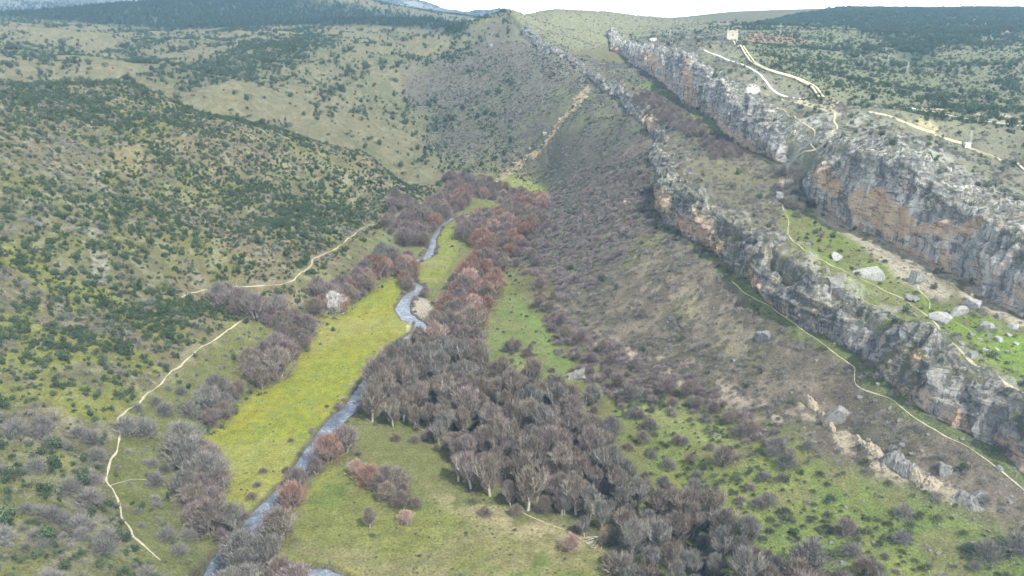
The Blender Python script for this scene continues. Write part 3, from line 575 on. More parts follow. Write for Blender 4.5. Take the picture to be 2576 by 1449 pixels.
def bare_tree_mesh(seed, H=13.0, spread=.42, stems=1, twigs=2600, tw=.055, tl=1.3, start=.22, env=(3.2, .25, .5, .8)):
    r = random.Random(seed); segs = []; tips = []
    def grow(p, d, L, rad, lev):
        n = 3; q = p
        for i in range(n):
            d = (d + Vector((r.uniform(-1, 1), r.uniform(-1, 1), r.uniform(-.3, 1.0))) * .13).normalized()
            e = q + d * (L / n); segs.append((q, e, rad * (1 - .28 * i / n), rad * (1 - .28 * (i + 1) / n))); q = e
            if lev >= 1 and lev < 4 and i < 2 and r.random() < .8:
                s = Vector((r.uniform(-1, 1), r.uniform(-1, 1), r.uniform(.1, .7))).normalized()
                grow(q, (d * .75 + s * .75).normalized(), L * r.uniform(.5, .7), rad * .5, lev + 1)
            if lev >= 2: tips.append((q, d, lev))
        if lev < 4:
            k = r.choice((2, 3)) if lev else (r.choice((5, 6, 7)) if stems == 1 else 3)
            for j in range(k):
                an = 2 * math.pi * (j + r.random() * .6) / k; s = Vector((math.cos(an), math.sin(an), r.uniform(.2, .9)))
                grow(q, (d * (.8 if lev else .55) + s * spread * (1.25 if lev == 0 else .9)).normalized(), L * r.uniform(.62, .82) * (1.1 if lev == 0 else 1), rad * .55, lev + 1)
    for k in range(stems):
        a = 2 * math.pi * k / stems + r.random(); off = Vector((math.cos(a), math.sin(a), 0)) * (.25 * (stems > 1))
        grow(off + Vector((0, 0, -.5)), Vector((math.cos(a) * .3 * (stems > 1), math.sin(a) * .3 * (stems > 1), 1)).normalized(), H * start * r.uniform(.9, 1.1), .028 * H / (1 + .5 * (stems > 1)), 0)
    top = max(s[1].z for s in segs); f = H / (top + tl * .4)
    segs = [(a * f, b * f, c * f, e * f) for a, b, c, e in segs]
    big = [s for s in segs if s[2] > .022]
    tv, tf = tube(big, 4)
    cv, cf = [], []
    for i in range(twigs):
        if r.random() < .42:
            p, d, lev = r.choice(tips); p = p * f + Vector((r.gauss(0, .3), r.gauss(0, .3), r.gauss(0, .3)))
            o = (d * .6 + Vector((r.gauss(0, .45), r.gauss(0, .45), r.gauss(.6, .35)))).normalized()
        else:
            a = r.uniform(0, 6.283); hz_ = r.random() ** .8; q = r.random() ** .4
            w_ = math.sqrt(max(0, 1 - ((hz_ - env[2]) / (1 - env[2] if hz_ > env[2] else env[2] + .12)) ** 2)); lump = 1 + .36 * math.sin(a * 3 + seed + hz_ * 5) + .24 * math.sin(a * 7 + seed * 2 - hz_ * 9)
            rr = env[0] * w_ * q * lump; p = Vector((math.cos(a) * rr, math.sin(a) * rr, H * (env[1] + (1 - env[1]) * hz_) * (1 + .05 * math.sin(a * 4 + seed)) - tl * .5))
            o = (Vector((math.cos(a) * q, math.sin(a) * q, env[3] + hz_)) + Vector((r.gauss(0, .35), r.gauss(0, .35), r.gauss(0, .3)))).normalized()
        L = tl * r.uniform(.5, 1.2)
        s = o.orthogonal().normalized(); s.rotate(Matrix.Rotation(r.uniform(0, 6.28), 3, o)); k = len(cv)
        m = p + o * L * .5 + s * tw * r.uniform(-2, 2)
        cv += [p - s * tw * .6, p + s * tw * .6, m + s * tw, p + o * L]; cf += [(k, k + 1, k + 2), (k, k + 2, k + 3)]
    return tv, tf, cv, cf
def clump_mesh(seed, rx, rz, n, leaf, lobes=7, flat=.25):
    """many small leaf faces through a lumpy volume"""
    r = np.random.default_rng(seed); c = r.normal(0, .42, (lobes, 3)) * [rx, rx, rz * .5]; c[:, 2] += rz * .55; rad = r.uniform(.38, .68, lobes)
    i = r.integers(0, lobes, n); d = r.normal(size=(n, 3)); d /= np.linalg.norm(d, axis=1)[:, None]
    p = c[i] + d * (rad[i] * r.uniform(.55, 1.08, n))[:, None] * [rx, rx, rz * .8]; p[:, 2] = np.abs(p[:, 2]) * (p[:, 2] > -.3 * rz) + .02
    nn = d + r.normal(0, .55, (n, 3)); nn /= np.linalg.norm(nn, axis=1)[:, None]
    a = np.cross(nn, r.normal(size=(n, 3))); a /= np.linalg.norm(a, axis=1)[:, None]; b = np.cross(nn, a)
    s = (leaf * r.uniform(.6, 1.4, n))[:, None]; k = .7
    co = np.stack([p - a * s, p - b * s * k + nn * s * .2, p + a * s, p + b * s * k + nn * s * .15], 1).reshape(-1, 3)
    return co, np.arange(4 * n).reshape(n, 4), np.full(n, 4)
def twig_bush(seed, R, H, n, tw, tl):
    r = random.Random(seed); cv, cf = [], []
    for i in range(n):
        a = r.uniform(0, 6.28); q = r.random() ** .55; h = r.random()
        lim = math.sqrt(max(0, 1 - h * h * .9)); p = Vector((math.cos(a) * q * R * lim, math.sin(a) * q * R * lim, h * H * .8)) * r.uniform(.75, 1.05)
        o = (Vector((p.x / R, p.y / R, .4 + p.z / H)) + Vector((r.gauss(0, .5), r.gauss(0, .5), r.gauss(0, .4)))).normalized(); L = tl * r.uniform(.5, 1.2)
        s = o.orthogonal().normalized(); s.rotate(Matrix.Rotation(r.uniform(0, 6.28), 3, o)); k = len(cv)
        cv += [p - s * tw * .6, p + s * tw * .6, p + o * L * .5 + s * tw, p + o * L]; cf += [(k, k + 1, k + 2), (k, k + 2, k + 3)]
    return cv, cf
def conifer(seed, H=8.5, R=3.4, n=420):
    r = np.random.default_rng(seed); h = r.random(n) ** .8; a = r.uniform(0, 6.28, n); rr = R * (1 - h) ** .7 * r.uniform(.4, 1.1, n) * (1 + .3 * np.sin(a * 3 + h * 9))
    p = np.stack([np.cos(a) * rr, np.sin(a) * rr, H * (.22 + .78 * h)], 1); d = np.stack([np.cos(a), np.sin(a), r.normal(-.1, .3, n)], 1); s = (.42 * (1.2 - h * .6) * r.uniform(.6, 1.4, n))[:, None]
    t = np.stack([-np.sin(a), np.cos(a), r.normal(0, .3, n)], 1)
    co = np.stack([p - t * s * .7, p + d * s, p + t * s * .7, p - d * s * .5 + [0, 0, .3]], 1).reshape(-1, 3)
    return co, np.arange(4 * n).reshape(n, 4), np.full(n, 4)
TREES = {}
def tree_meshes(kind, seeds, **k):
    L = []
    for s in seeds:
        tv, tf, cv, cf = bare_tree_mesh(s, **k); L.append((tv, tf, cv, cf))
    TREES[kind] = L
tree_meshes('tall', (1, 2, 3, 4, 5), H=14.0, spread=.34, twigs=4300, tw=.052, tl=1.6, start=.20, env=(3.0, .24, .5, 1.2))
tree_meshes('broom', (11, 12, 13, 14), H=9.5, spread=.55, stems=5, twigs=4300, tw=.058, tl=1.4, start=.15, env=(4.4, .02, .42, .5))
_mc = {}
def tmesh(kind, i, mat, bark):
    key = (kind, i, mat)
    if key not in _mc:
        tv, tf, cv, cf = TREES[kind][i]; _mc[key] = (mk('trunk', tv, tf, V[bark]), mk('crown', cv, cf, V[mat]))
    return _mc[key]
_tp = {}
def place_tree(kind, mat, loc, s, label, group, cat='tree', bark='bark', name='bare_tree', sz=None):
    i = random.randrange(len(TREES[kind])); t, c = tmesh(kind, i, mat, bark)
    e = bpy.data.objects.new(name, None); C.objects.link(e); e.empty_display_size = .5
    e.location = loc; e.rotation_euler = (random.uniform(-.04, .04), random.uniform(-.04, .04), random.uniform(0, 6.28)); e.scale = (s, s, s * (sz or 1))
    for nme, d in (('trunk', t), ('crown', c)):
        key = (nme, id(d))
        o = _tp[key].copy() if key in _tp else bpy.data.objects.new(nme, d); _tp.setdefault(key, o); C.objects.link(o); o.parent = e
    tag(e, label, cat, group); return e
def npmesh(name, tpl, mat): me = mesh_np(name, *tpl); me.materials.append(mat); return me
BUSH = {
 'holm': [npmesh('holm_bush', clump_mesh(s, 1.5, 2.3, 420, .17), V['holm']) for s in (1, 2, 3, 4)],
 'juniper': [npmesh('juniper_bush', clump_mesh(s, 1.3, 1.5, 260, .17), V['juniper']) for s in (5, 6, 7)],
 'scrub': [mk('scrub', *twig_bush(s, 1.6, 1.7, 330, .05, .8), V['scrub']) for s in (1, 2, 3)],
 'brush': [mk('brush', *twig_bush(s, 1.7, 2.0, 420, .05, .9), V['brush']) for s in (4, 5, 6)],
 'greens': [mk('thorn', *twig_bush(s, 1.3, 1.2, 300, .055, .6), V['greens']) for s in (7, 8, 9)],
 'greybush': [mk('greybush', *twig_bush(s, 2.3, 3.4, 1100, .045, 1.1), V['grey']) for s in (14, 15, 16)],
 'mauvebush': [mk('mauvebush', *twig_bush(s, 2.0, 2.6, 1000, .045, 1.0), V['mauve']) for s in (24, 25)],
 'brownbush': [mk('brownbush', *twig_bush(s, 1.7, 1.6, 800, .045, .8), V['brown']) for s in (34, 35)],
 'pine': [npmesh('pine', conifer(s), V['pine']) for s in (1, 2, 3)],
}
def place_bush(kind, loc, s, label, group, name, cat='bush', sz=1.0):
    o = bpy.data.objects.new(name, random.choice(BUSH[kind])); C.objects.link(o); o.location = loc
    o.rotation_euler = (0, 0, random.uniform(0, 6.28)); o.scale = (s * random.uniform(.9, 1.1), s * random.uniform(.9, 1.1), s * sz); return tag(o, label, cat, group)
# ------------------------------------------------------------------ where plants stand
CA = GR ** 2 * (lr[1] - lr[0]) * (az[1] - az[0])      # area of every grid cell
ROAD = np.zeros(GX.shape, bool)
for o in list(C.objects):
    if o.name.split('.')[0] in ('path', 'track', 'road'):
        co = np.empty(len(o.data.vertices) * 3, np.float32); o.data.vertices.foreach_get('co', co); co = co.reshape(-1, 3)
        ri = np.round((np.log(np.hypot(co[:, 0], co[:, 1])) - lr[0]) / (lr[1] - lr[0])).astype(int); ai = np.round((np.arctan2(co[:, 0], co[:, 1]) - az[0]) / (az[1] - az[0])).astype(int)
        ok = (ri > 1) & (ri < NR - 2) & (ai > 1) & (ai < NA - 2)
        for a in (-1, 0, 1):
            for b in (-1, 0, 1): ROAD[ri[ok] + a, ai[ok] + b] = True
INV = (GU > -25) & (GU < 1050) & (GV < 620)
# visibility from the camera is used only to pick which plants are large enough to be objects of their own
slopeZ = np.abs(np.gradient(GZ, axis=0)) / (np.gradient(GR, axis=0) + 1e-6); slopeA = np.abs(np.gradient(GZ, axis=1)) / (GR * (az[1] - az[0]))
STEEP = np.hypot(slopeZ, slopeA) > np.where(GT > 500, 2.4, 1.4)
def scatter(density, seed):
    r = np.random.default_rng(seed); lam = np.clip(density, 0, None) * CA * INV * (~ROAD) * (~STEEP) * (RIVD > 1.0)
    k = r.poisson(lam); ii = np.nonzero(k); n = k[ii]; i = np.repeat(ii[0], n).astype(float); j = np.repeat(ii[1], n).astype(float)
    i = np.clip(i + r.uniform(-.5, .5, len(i)), 0, NR - 1.01); j = np.clip(j + r.uniform(-.5, .5, len(j)), 0, NA - 1.01)
    R_ = np.exp(lr[0] + i * (lr[1] - lr[0])); A_ = az[0] + j * (az[1] - az[0]); x, y = R_ * np.sin(A_), R_ * np.cos(A_)
    return np.stack([x, y, hz(x, y)], 1)
def thin(P, dmin, seed=0):
    cell = {}; keep = []
    for q, (x, y, z) in enumerate(P):
        k = (int(x // dmin), int(y // dmin)); ok = True
        for a in (-1, 0, 1):
            for b in (-1, 0, 1):
                for m in cell.get((k[0] + a, k[1] + b), ()):
                    if (P[m, 0] - x) ** 2 + (P[m, 1] - y) ** 2 < dmin * dmin: ok = False
        if ok: keep.append(q); cell.setdefault(k, []).append(q)
    return P[keep]
def gn_stuff(name, P, S, kinds, label, cat, seed):
    """one stuff object: copies of bush meshes on points"""
    n = len(P); me = bpy.data.meshes.new(name); me.vertices.add(n); me.vertices.foreach_set('co', np.asarray(P, np.float32).ravel())
    r = np.random.default_rng(seed); set_f(me, 'sc', S); set_f(me, 'rz', r.uniform(0, 6.28, n)); set_f(me, 'pk', r.integers(0, len(kinds), n) + .01)
    o = link(name, me); g = bpy.data.node_groups.new(name, 'GeometryNodeTree'); g.interface.new_socket('Geometry', in_out='INPUT', socket_type='NodeSocketGeometry'); g.interface.new_socket('Geometry', in_out='OUTPUT', socket_type='NodeSocketGeometry')
    gi = g.nodes.new('NodeGroupInput'); go = g.nodes.new('NodeGroupOutput'); m2p = g.nodes.new('GeometryNodeMeshToPoints'); iop = g.nodes.new('GeometryNodeInstanceOnPoints'); join = g.nodes.new('GeometryNodeJoinGeometry')
    for src in kinds[::-1]:
        oi = g.nodes.new('GeometryNodeObjectInfo'); oi.inputs['Object'].default_value = src; oi.inputs['As Instance'].default_value = True; oi.transform_space = 'ORIGINAL'; g.links.new(oi.outputs['Geometry'], join.inputs[0])
    def at(nm):
        a = g.nodes.new('GeometryNodeInputNamedAttribute'); a.data_type = 'FLOAT'; a.inputs[0].default_value = nm; return a.outputs[0]
    cr = g.nodes.new('ShaderNodeCombineXYZ'); g.links.new(at('rz'), cr.inputs[2]); cs = g.nodes.new('ShaderNodeCombineXYZ'); sc_ = at('sc')
    for q in range(3): g.links.new(sc_, cs.inputs[q])
    g.links.new(gi.outputs[0], m2p.inputs[0]); g.links.new(m2p.outputs[0], iop.inputs['Points']); g.links.new(join.outputs[0], iop.inputs['Instance']); iop.inputs['Pick Instance'].default_value = True
    g.links.new(at('pk'), iop.inputs['Instance Index']); g.links.new(cr.outputs[0], iop.inputs['Rotation']); g.links.new(cs.outputs[0], iop.inputs['Scale']); g.links.new(iop.outputs[0], go.inputs[0])
    md = o.modifiers.new('scatter', 'NODES'); md.node_group = g
    return tag(o, label, cat, kind='stuff')
def visible(P, h=1.5):
    u, v, t = proj(P[:, 0], P[:, 1], P[:, 2] + h); ok = (u > 2) & (u < 1022) & (v > 2) & (v < 590) & (t > 0)
    for f in np.linspace(.35, .985, 60):
        x, y = P[:, 0] * f, P[:, 1] * f; z = CH + (P[:, 2] + h - CH) * f
        ok &= ~((np.hypot(x, y) > R0 + 1) & (hz(x, y) > z + .3))
    return ok, u, v, t
def spread(density, size, sd, seed, dmin=None):
    P = scatter(density, seed); r = np.random.default_rng(seed + 1); r.shuffle(P)
    if dmin: P = thin(P, dmin)
    S = size * np.clip(r.lognormal(0, sd, len(P)), .35, 2.6); P[:, 2] -= .08
    return P, S
def populate(kind, P, S, maxobj, make_label, name, cat, stuff_label, seed, h=1.5):
    """largest in the picture become single objects; the rest is one stuff object"""
    ok, u, v, t = visible(P, h); size = np.where(ok, S / t, 0); order = np.argsort(-size); order = order[size[order] > 0]
    big = order[:maxobj]; first = {}
    for q in big:
        lab, grp = make_label(u[q], v[q], t[q], S[q]); o = place_bush(kind, tuple(P[q]), S[q], lab, grp, name, cat); first.setdefault(o.data.name, o)
    rest = np.setdiff1d(np.arange(len(P)), big)
    if len(rest): gn_stuff(name + '_cover', P[rest], S[rest], list(first.values()), stuff_label, cat, seed)
    print(name, len(big), len(rest))
def reg(u, v, t):
    """plain words for the piece of country a point stands in"""
    if t > 790 and u < 520: return 'on the pale hills beyond the river bend'
    if u > 560 and v < 110: return 'on the plateau beyond the cliffs'
    return None
ANCH = [(988,24,'the quarry scar'),(950,78,'the far right valley'),(780,39,'the red field'),(900,122,'the canal wall'),(965,118,'the right hand road'),(1015,80,'the right edge'),(900,68,'the green far slope'),(935,108,'the brown cutting'),(850,62,'the shrubby far slope'),(690,380,'the pale scree'),(622,388,'the thorn hedge'),(770,308,'the cliff path'),(853,380,'the cliff path bend'),(72,10,'the left ridge end'),(150,6,'the left ridge top'),(240,4,'the ridge top'),(340,16,'the mid ridge'),(400,24,'the right ridge'),(450,29,'the right ridge end'),(820,75,'the pipes'),(700,70,'the plateau edge'),(600,30,'the plateau top'),(740,180,'the scrubby shelf'),(700,300,'the brown slope'),(560,230,'the mauve slope'),(248,316,'the near footpath tip'),(118,422,'the sharp bend in the footpath'),(105,478,'the fork of the footpath'),(140,542,'the bottom footpath end'),(186,297,'the upper footpath end'),
 (312,260,'the upper footpath kink'),(445,192,'the far footpath end'),(95,200,'the left hill crag'),(95,255,'the foot of the pale crag'),(60,95,'the upper left crest'),(160,114,'the left crest'),(250,140,'the sloping left crest'),(340,165,'the crest end'),
 (10,150,'the upper left edge'),(10,300,'the middle left edge'),(10,400,'the lower left edge'),(10,520,'the bottom left corner'),(334,305,'the whitish bare tree'),(386,266,'the orange tree'),(419,308,'the gravel bank'),(293,505,'the round russet tree'),
 (370,483,'the bright russet tree'),(598,540,'the fallen tree'),(579,373,'the white boulder'),(434,345,'the pinkish tree'),(588,88,'the top of the pale gully'),(500,178,'the foot of the pale gully'),(870,268,'the pale slab boulder'),(732,35,'the stone tower'),
 (819,98,'the pipe ends'),(771,88,'the white road bend'),(805,160,'the tall crag corner'),(630,200,'the short ochre gully'),(656,175,'the middle cliff corner'),(765,330,'the dark rock on the scree'),(838,412,'the leaning rock pinnacle'),
 (643,316,'the scree bush'),(845,536,'the lone mauve bush'),(947,466,'the pocked rock pinnacle'),(505,14,'the ridge end crag'),(1000,340,'the scattered boulders'),(960,310,'the three pale blocks'),(1020,500,'the lower right edge'),(1015,565,'the bottom right corner'),
 (700,560,'the dark wood'),(720,440,'the green slope'),(300,60,'the folded pale hills'),(175,70,'the dark far valley'),(60,50,'the smooth far hill'),(420,60,'the far pale hill'),(260,520,'the lower meadow'),(370,560,'the lower lawn')]
def near_words(u, v):
    d = [(u - a) ** 2 + (v - b) ** 2 for a, b, c in ANCH]; k = int(np.argmin(d)); a, b, nme = ANCH[k]; r = d[k] ** .5; du, dv = u - a, v - b
    an = math.degrees(math.atan2(-dv, du)) % 360; w = ['right of', 'up right of', 'above', 'up left of', 'left of', 'down left of', 'below', 'down right of'][int((an + 22.5) // 45) % 8]
    return (('just ' if r < 14 else '' if r < 34 else 'well ' if r < 70 else 'far ') + w + ' ' + nme)
def lab_left(kind, plural=None):
    def f(u, v, t, s):
        size = 'large' if s > 1.45 else ('small' if s < .8 else 'middling')
        g = 'on the far hills' if t > 790 else ('on the left hillside' if u < 480 else 'right of the river')
        return f'{size} {kind} {near_words(u, v)}', f'{plural} {g}'
    return f
# ---- evergreen bushes
noRoad = 1.0
left = nearL * (GX < 0)
dens = left * np.clip(.012 + .055 * sstep((N2 + .05) / .25) + .05 * sstep((N1 - .0) / .25), 0, 1)
def zm(name, poly, t0=0, t1=9e9, blur=5): return zone(name, poly, t0, t1, blur)
d1 = zm('dk1', [(0,84),(80,95),(160,114),(250,137),(330,161),(400,183),(440,190),(425,202),(380,205),(330,195),(300,190),(250,172),(180,160),(120,140),(50,128),(0,125)], 350, 830)
d2 = zm('dk2', [(0,240),(40,262),(110,290),(170,305),(190,330),(165,358),(120,362),(60,350),(0,345)], 0, 600)
d3 = zm('dk3', [(120,300),(215,305),(235,318),(180,345),(150,330)], 0, 600)
d4 = zm('dk4', [(150,150),(250,165),(300,195),(330,235),(300,240),(250,215),(200,190),(160,175)], 0, 700)
lo = zm('lo', [(250,318),(290,325),(320,300),(330,262),(400,215),(450,192),(450,205),(410,240),(340,300),(290,340),(245,390),(205,430),(180,480),(230,576),(160,600),(110,500),(108,460),(120,420),(180,370)], 0, 800, 3)
dens = dens + left * (.045 * d1 * sstep((N3 + .25) / .3) + .075 * d2 * sstep((N2 + .4) / .4) + .06 * d3 + .07 * d4 * sstep((N2 + .3) / .3)); dens *= (1 - .93 * lo)
bl = zm('bl', [(0,380),(120,400),(110,470),(125,545),(160,600),(0,600)], 0, 500); dens *= (1 - .6 * bl)
P, S = spread(dens * 1.15, .72, .36, 101)
big = spread(left * (1 - lo) * (.0008 + .001 * d1), 1.6, .2, 102, 9); P = np.r_[P, big[0]]; S = np.r_[S, big[1]]
fl = farL * np.clip(.0016 + .010 * sstep((N1 + .02) / .2) * (N4 > -.3) + .022 * ZN['valley_dark'], 0, 1) * (1 - pineL)
g1 = zm('g1', [(320,85),(345,72),(368,63),(366,72),(345,90),(330,115),(318,120),(316,100)], 800, 1500); fl += .03 * g1 * sstep((N2 + .2) / .2)
g2 = zm('g2', [(0,47),(60,55),(90,70),(100,85),(60,80),(0,78)], 800, 1500); fl += .014 * g2 * sstep((N2 + .1) / .2)
g3 = zm('g3', [(240,42),(300,36),(312,42),(300,50),(250,52)], 1000, 2000); fl += .02 * g3
P2, S2 = spread(fl * 1.3, 1.15, .45, 103); P = np.r_[P, P2]; S = np.r_[S, S2]
rf = ZN['right_far'] * (1 - pineR) * (.003 + .016 * sstep((N1 + .0) / .2) + .010 * sstep((N4) / .2)) * (GT < 1700)
P3, S3 = spread(rf, 1.0, .45, 104); P = np.r_[P, P3]; S = np.r_[S, S3]
pl = above1 * (1 - ZN['right_far']) * (GY < 1500) * .006; P4, S4 = spread(pl, .8, .4, 105); P = np.r_[P, P4]; S = np.r_[S, S4]
rs = (R * .004 * (N2 > -.1) + bench * .003); P5, S5 = spread(rs, .7, .4, 106); P = np.r_[P, P5]; S = np.r_[S, S5]
populate('holm', P, S, 290, lab_left('evergreen bush', 'dark evergreen bushes'), 'evergreen_bush', 'bush', 'dark evergreen bushes dotted over the far hillsides', 1)
# ---- grey green juniper / broom, lower
dj = left * (1 - .8 * lo) * (.02 + .05 * sstep((-N1 + .1) / .25)) * (N3 > -.25)
cz = ZN['central']
dj += cz * .055 * sstep((N2 + .3) / .3) * (GT < 1200)
dj += ZN['right_far'] * (1 - pineR) * .03 * (GT < 1300)
P, S = spread(dj, .75, .35, 111)
populate('juniper', P, S, 220, lab_left('olive shrub', 'grey green shrubs'), 'evergreen_shrub', 'shrub', 'grey green low shrubs covering the hillsides', 2)
# ---- leafless grey scrub on the central hill and the right slope
gs = zm('gs', [(405,90),(470,50),(520,45),(600,95),(640,130),(655,205),(640,235),(560,262),(520,260),(545,205),(520,175),(440,172),(430,130)], 450, 1300)
gs2 = zm('gs2', [(420,75),(460,60),(500,110),(560,130),(560,170),(500,150),(440,140),(425,110)], 700, 1400)
sc_ = gs * (.035 + .05 * sstep((N2 + .2) / .3)) + gs2 * .05 + R * (.035 + .055 * sstep((N2 + .2) / .3)) + bench * (.02 + .06 * sstep((N2 + .1) / .2)) * (1 - .8 * ZN['bench_green'])
sc_ += above1 * (GT < 1200) * (1 - ZN['right_far']) * (.02 + .03 * sstep((N2) / .2)) * (1 - .3 * rockcap) + ZN['plateau_top'] * .015
sc_ *= (1 - .97 * sstep(ZN['gully'] * 2)) * (1 - .9 * sstep(ZN['gully2'] * 2)) * (1 - .8 * ZN['ledge']) * (1 - .9 * ZN['talus']) * (1 - .95 * ZN['pale_pad']) * (1 - .9 * sstep(foot1))
lowg = ZN['low_green']; sc_ *= (1 - lowg) * (1 - floorm)
def lab_r(kind, plural): return lab_left(kind, plural)
P, S = spread(sc_ * 1.7, .62, .38, 121)
populate('scrub', P, S, 230, lab_r('grey shrub', 'leafless grey shrubs'), 'leafless_shrub', 'shrub', 'leafless grey scrub covering the valley side', 3)
mb = zm('mb', [(535,300),(560,318),(600,340),(650,360),(700,385),(750,412),(775,440),(760,452),(720,432),(680,412),(640,402),(600,392),(575,370),(555,345)], 0, 700) * 1.0
bankz = (RIVD > .8) * (RIVD < 2.8) * sstep((GY - 240) / 60) * (N3 > -.15)
mb2 = zm('mb2', [(520,195),(560,165),(640,165),(655,205),(640,235),(590,300),(540,300),(515,262),(530,230)], 300, 800)
br = bankz * .10 + mb * .11 + mb2 * .04 + R * (1 - floorm) * .016 * sstep((N1) / .2)
P, S = spread(br * (1 - .6 * lowg), .95, .35, 131)
populate('brush', P, S, 230, lab_r('mauve thorn bush', 'leafless mauve thorn bushes'), 'thorn_bush', 'bush', 'leafless mauve thorn scrub at the foot of the slope', 4)
gn = lowg * (.02 + .12 * sstep((N2 + .0) / .22)) + ZN['strip_green'] * .006 + floorm * .002 * (1 - ZN['meadow']) * (1 - ZN['meadow_far']) + bench * ZN['bench_green'] * .03 * sstep((N3) / .2) + ZN['left_soft'] * .03 * sstep(N2 / .2) + foot2 * .05 + R * .03 * sstep((N1 - .02) / .2) + nearL * .02 * (1 - lo)
P, S = spread(gn, .72, .4, 141)
lab_g = lab_left('green thorn bush', 'dull green thorn bushes')
populate('greens', P, S, 230, lab_g, 'low_thorn_bush', 'bush', 'low dull green thorn scrub in the grass', 5, .8)
P, S = spread(left * (1 - .5 * lo) * .05 * sstep((.1 - N2) / .25), .62, .4, 171); gn_stuff('grey_scrub', P, S, [o for o in C.objects if o.name in ('leafless_shrub', 'leafless_shrub.001', 'leafless_shrub.002')], 'fine grey scrub between the evergreen bushes on the left hillside', 'scrub', 171)
P, S = spread(floorm * (.05 * (N3 > 0) + .03) * (1 - .5 * ZN['meadow']) + lowg * .06 + ZN['bench_green'] * bench * .05, .24, .35, 172); gn_stuff('grass_tufts', P, S, [o for o in C.objects if o.name in ('low_thorn_bush', 'low_thorn_bush.001', 'low_thorn_bush.002')], 'coarse tufts standing in the valley grass', 'grass', 172)
# ---- leafless round grey bushes, left bottom and right bottom
gb = zm('gb', [(0,410),(60,420),(110,450),(100,520),(130,576),(150,620),(0,620)], 0, 500) * .016 + ZN['left_soft'] * .006 + lowg * .0035 + zm('gb3', [(600,540),(700,520),(800,550),(900,560),(1024,540),(1100,620),(600,620)], 0, 400) * .010 + zm('gb4', [(770,165),(800,170),(810,215),(780,215)], 300, 700) * .03
gb += zm('gb5', [(215,300),(250,305),(290,320),(312,330),(300,342),(285,338),(240,318),(215,310)], 0, 700, 3) * .02
P, S = spread(gb, 1.25, .3, 151, 2.8)
lab_gb = lab_left('rounded grey bush', 'rounded leafless grey bushes')
populate('greybush', P, S, 280, lab_gb, 'leafless_bush', 'bush', 'rounded leafless grey bushes', 6)
# ---- pine forests far off
P, S = spread(pineL * .016, 1.0, .2, 161); ok, u, v, t = visible(P, 6); P, S = P, S
o1 = []
for q in np.argsort(-np.where(ok, S / t * (1 + .0 * v), 0))[:60]:
    o1.append(place_bush('pine', tuple(P[q]), S[q], 'dark far ridge pine ' + near_words(u[q], v[q]), 'pines at the edge of the far ridge', 'pine_tree', 'tree'))
rest = np.argsort(-np.where(ok, S / t, 0))[60:]
srcs = list({o.data.name: o for o in o1}.values())
gn_stuff('pine_forest', P[rest], S[rest], srcs, 'dark pine forest covering the long ridge at upper left', 'forest', 7)
P, S = spread(pineR * .022, .8, .25, 162); gn_stuff('pine_forest', P, S * 2.1, [o for o in C.objects if o.name in ('evergreen_bush', 'evergreen_bush.001', 'evergreen_bush.002')], 'dark pine forest on the rounded hill at upper right', 'forest', 8)
# ---- leafless trees of the valley floor
TR = []
BS = {'tall': 1.0, 'broom': 1.05}
def grove(poly, gap, kind, mats, size, where, seed, sd=.30, tlim=(0, 1300)):
    m = pinpoly(GU, GV, poly) & (GT > tlim[0]) & (GT < tlim[1]); r = np.random.default_rng(seed); lam = m * CA * 3.0 / gap ** 2; lam = lam * (1.0 if 4.4 < gap < 4.6 else 3.0); k = r.poisson(lam) * (RIVD > .6); ii = np.nonzero(k)
    R_ = np.exp(lr[0] + (ii[0] + r.uniform(-.5, .5, len(ii[0]))) * (lr[1] - lr[0])); A_ = az[0] + (ii[1] + r.uniform(-.5, .5, len(ii[1]))) * (az[1] - az[0]); x, y = R_ * np.sin(A_), R_ * np.cos(A_)
    P = np.stack([x, y, hz(x, y)], 1); r.shuffle(P); P = thin(P, gap)
    for p in P: TR.append((p, kind, mats[r.integers(len(mats))], size * BS[kind] * float(np.clip(r.normal(1, sd), .5, 1.5)), where))
grove([(402,350),(455,335),(472,348),(478,368),(520,388),(567,408),(592,470),(600,505),(560,522),(500,505),(458,482),(455,455),(415,430),(374,424),(368,412),(386,378)], 4.5, 'tall', ['brown','brown','mauve','brown','grey','mauve'], .84, 'in the big wood in the middle of the valley floor', 1)
grove([(630,95),(655,98),(690,120),(730,142),(745,158),(715,160),(690,140),(660,125),(645,120)], 6, 'broom', ['mauve','grey'], .5, 'between the two far cliffs', 31)
grove([(545,395),(600,400),(612,440),(600,470),(585,440),(565,410)], 8, 'broom', ['grey','grey','brown'], .8, 'along the right edge of the big wood', 21)
grove([(556,468),(615,478),(690,512),(745,545),(790,580),(800,640),(700,640),(650,575),(600,548),(560,520)], 5.4, 'tall', ['grey','brown','grey'], .76, 'in the dark wood at the bottom of the picture', 2)
grove([(800,575),(860,572),(880,620),(790,620)], 6, 'broom', ['brown','grey'], .8, 'at the bottom edge right of the dark wood', 3)
grove([(524,200),(546,210),(538,225),(505,268),(482,325),(470,338),(452,338),(438,318),(455,290),(478,262),(500,232)], 6.0, 'broom', ['red','mauve','mauve','pink','red','brown'], 1.0, 'in the russet line of trees beside the second meadow', 4)
grove([(520,235),(545,215),(560,230),(535,270),(512,268)], 11, 'broom', ['grey','brown'], .65, 'behind the russet line of trees', 24)
grove([(460,228),(480,218),(505,215),(525,205),(515,225),(500,236),(480,250),(462,243)], 6, 'broom', ['mauve','pink','brown','red'], 1.05, 'in the clump on the edge of the second meadow', 5)
grove([(401,246),(424,247),(432,234),(446,220),(462,211),(470,200),(455,196),(430,206),(410,222)], 6, 'broom', ['mauve','red','grey','mauve'], 1.0, 'on the left bank by the upper river', 6)
